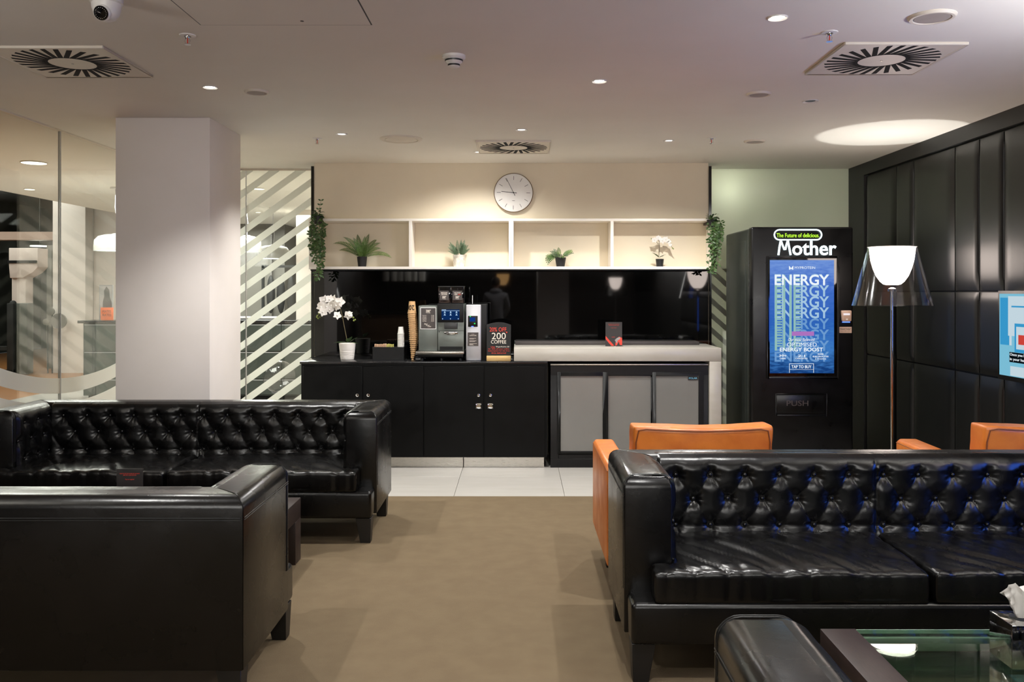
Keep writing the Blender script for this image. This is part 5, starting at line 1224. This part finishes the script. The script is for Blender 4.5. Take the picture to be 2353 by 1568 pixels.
# ------------------------------------------------------------------ hall behind the camera (seen mirrored in the splashback)
struct('wall_hall_pillar', G().box(.38, .98, -1.35, -.75, 0, CH), m_white, bevel=.003)
rd = thing('reception_desk', 'pale wood reception desk behind the photographer', 'desk', (-3, -3, 0))
obj('front', G().box(-3.4, -1.9, -3.6, -3.0, 0, 1.0), mat('oak', (150, 120, 90), .5, col2=(130, 102, 76), cscale=4, stretch=(8, 8, 1)), rd); obj('top', G().box(-3.42, -1.88, -3.62, -2.98, 1.0, 1.04), m_blktop, rd)
def pendant(x, y, zt, label, warm):
    t = thing('pendant_lamp', label, 'lamp', (x, y, zt-.3))
    pr = [(.004, -.28), (.04, -.28), (.085, -.255), (.112, -.215), (.134, -.16), (.150, -.10), (.161, 0)]
    obj('inner_shade', G().lathe(pr, (x, y, zt), 32, cap=False), glow('pendant_warm' if warm else 'pendant_white', (255, 196, 120) if warm else (255, 236, 206), 3.5), t)
    obj('outer_shade', G().lathe([(.165, 0), (.21, -.3)], (x, y, zt), 40, cap=False), m_acryl, t)
    obj('cable', G().tube([(x, y, zt), (x, y, CH)], .004, 6), m_plast, t)
pendant(-.38, -6.2, 1.94, 'clear-shaded pendant lamp with amber glow, reflected in the splashback', 1)
for i in range(6):
    x = -3.02+i*.125*1.3; t = thing('cylinder_pendant', 'white cylinder pendant, %s from the left in the row behind the photographer' % (['first']+ORD[1:])[i], 'lamp', (x, -3.9, 1.9), group='row of cylinder pendants')
    obj('shade', G().lathe([(.07, 0), (.07, .36), (.02, .37)], (x, -3.9-.25*(i % 2), 1.74), 24, cap=False), m_pwhite, t); obj('cable', G().tube([(x, -3.9-.25*(i % 2), 2.1), (x, -3.9-.25*(i % 2), CH)], .004, 5), m_plast, t)
# the person in the grey hoodie, back turned, mirrored in the splashback
pe = thing('person', 'person in grey hoodie with back turned, mirrored in the black splashback', 'person', (-.45, -1.7, 0))
m_hood = mat('grey_hoodie', (165, 165, 172), .85, col2=(150, 150, 158), cscale=9, bump=(30, .4, .006)); m_trs = mat('dark_trousers', (26, 26, 30), .85, col2=(32, 32, 36), cscale=9); m_skin = mat('skin', (150, 108, 84), .55, col2=(142, 100, 78), cscale=9); m_hair = mat('dark_hair', (20, 16, 14), .7, bump=(200, .6, .004), col2=(28, 22, 18), cscale=60)
def skin(name, vs, es, rs, m_, parent, root=0, sub=2):
    me = bpy.data.meshes.new(name); me.from_pydata(vs, es, []); o = bpy.data.objects.new(name, me); C.objects.link(o)
    sk = o.modifiers.new('skin', 'SKIN')
    if not me.skin_vertices: me.attributes.new('skin', 'FLOAT', 'POINT')
    for i, r in enumerate(rs):
        rr_ = r if isinstance(r, tuple) else (r, r); me.skin_vertices[0].data[i].radius = rr_
    me.skin_vertices[0].data[root].use_root = True
    s_ = o.modifiers.new('sub', 'SUBSURF'); s_.levels = sub; s_.render_levels = sub
    dg = bpy.context.evaluated_depsgraph_get(); out = bpy.data.meshes.new_from_object(o.evaluated_get(dg), depsgraph=dg); out.name = name
    bpy.data.objects.remove(o)
    for p in out.polygons: p.use_smooth = True
    out.materials.clear(); out.materials.append(m_); return link(name, out, m_, parent)
try:
    V = [(0, 0, .93), (0, -.02, 1.08), (0, -.06, 1.25), (0, -.10, 1.40), (0, -.13, 1.48), (0, -.16, 1.56), (0, -.18, 1.64), (0, -.19, 1.72),
         (.19, -.09, 1.41), (.25, -.14, 1.15), (.17, -.34, 1.0), (.13, -.40, .98), (-.19, -.09, 1.41), (-.25, -.14, 1.15), (-.17, -.34, 1.0), (-.13, -.40, .98),
         (.09, 0, .88), (.11, -.02, .5), (.11, .02, .09), (.12, -.12, .04), (-.09, 0, .88), (-.11, -.02, .5), (-.11, .02, .09), (-.12, -.12, .04)]
    E = [(0,1),(1,2),(2,3),(3,4),(4,5),(5,6),(6,7),(3,8),(8,9),(9,10),(10,11),(3,12),(12,13),(13,14),(14,15),(0,16),(16,17),(17,18),(18,19),(0,20),(20,21),(21,22),(22,23)]
    RS = [(.15,.11),(.15,.11),(.17,.12),(.15,.11),.06,.055,.085,.07,.07,.055,.042,.03,.07,.055,.042,.03,.095,.07,.05,.045,.095,.07,.05,.045]
    body = skin('body', V, E, RS, m_hood, pe)
    body.data.materials.append(m_trs); body.data.materials.append(m_skin)
    for p in body.data.polygons:
        c_ = p.center
        if c_.z < .92 and abs(c_.y) < .2 and c_.y > -.2: p.material_index = 1
        if c_.z > 1.54: p.material_index = 2
    obj('hood', G().ball((-.45, -1.80, 1.50), .115, 1.1, .75, .55, 18, 12), m_hood, pe)
    hr = obj('hair', G().ball((-.45, -1.875, 1.70), .098, .95, 1.08, 1.05, 18, 12), m_hair, pe)
    for s in (-1, 1):
        fg = [(s*.13, -.40, .98), (s*.12, -.45, .965), (s*.10, -.47, .95)]
        for k in range(4): h_ = skin('finger', [(s*.13, -.40, .98), (s*(.145-.018*k), -.46, .97), (s*(.145-.018*k), -.49-.004*(k % 2), .95), (s*(.14-.018*k), -.50, .925)], [(0,1),(1,2),(2,3)], [.014,.010,.009,.007], m_skin, pe, sub=1)
        skin('thumb', [(s*.125, -.41, .98), (s*.09, -.44, .975), (s*.075, -.465, .96)], [(0,1),(1,2)], [.014,.011,.009], m_skin, pe, sub=1)
except Exception as ex: print('person', ex)
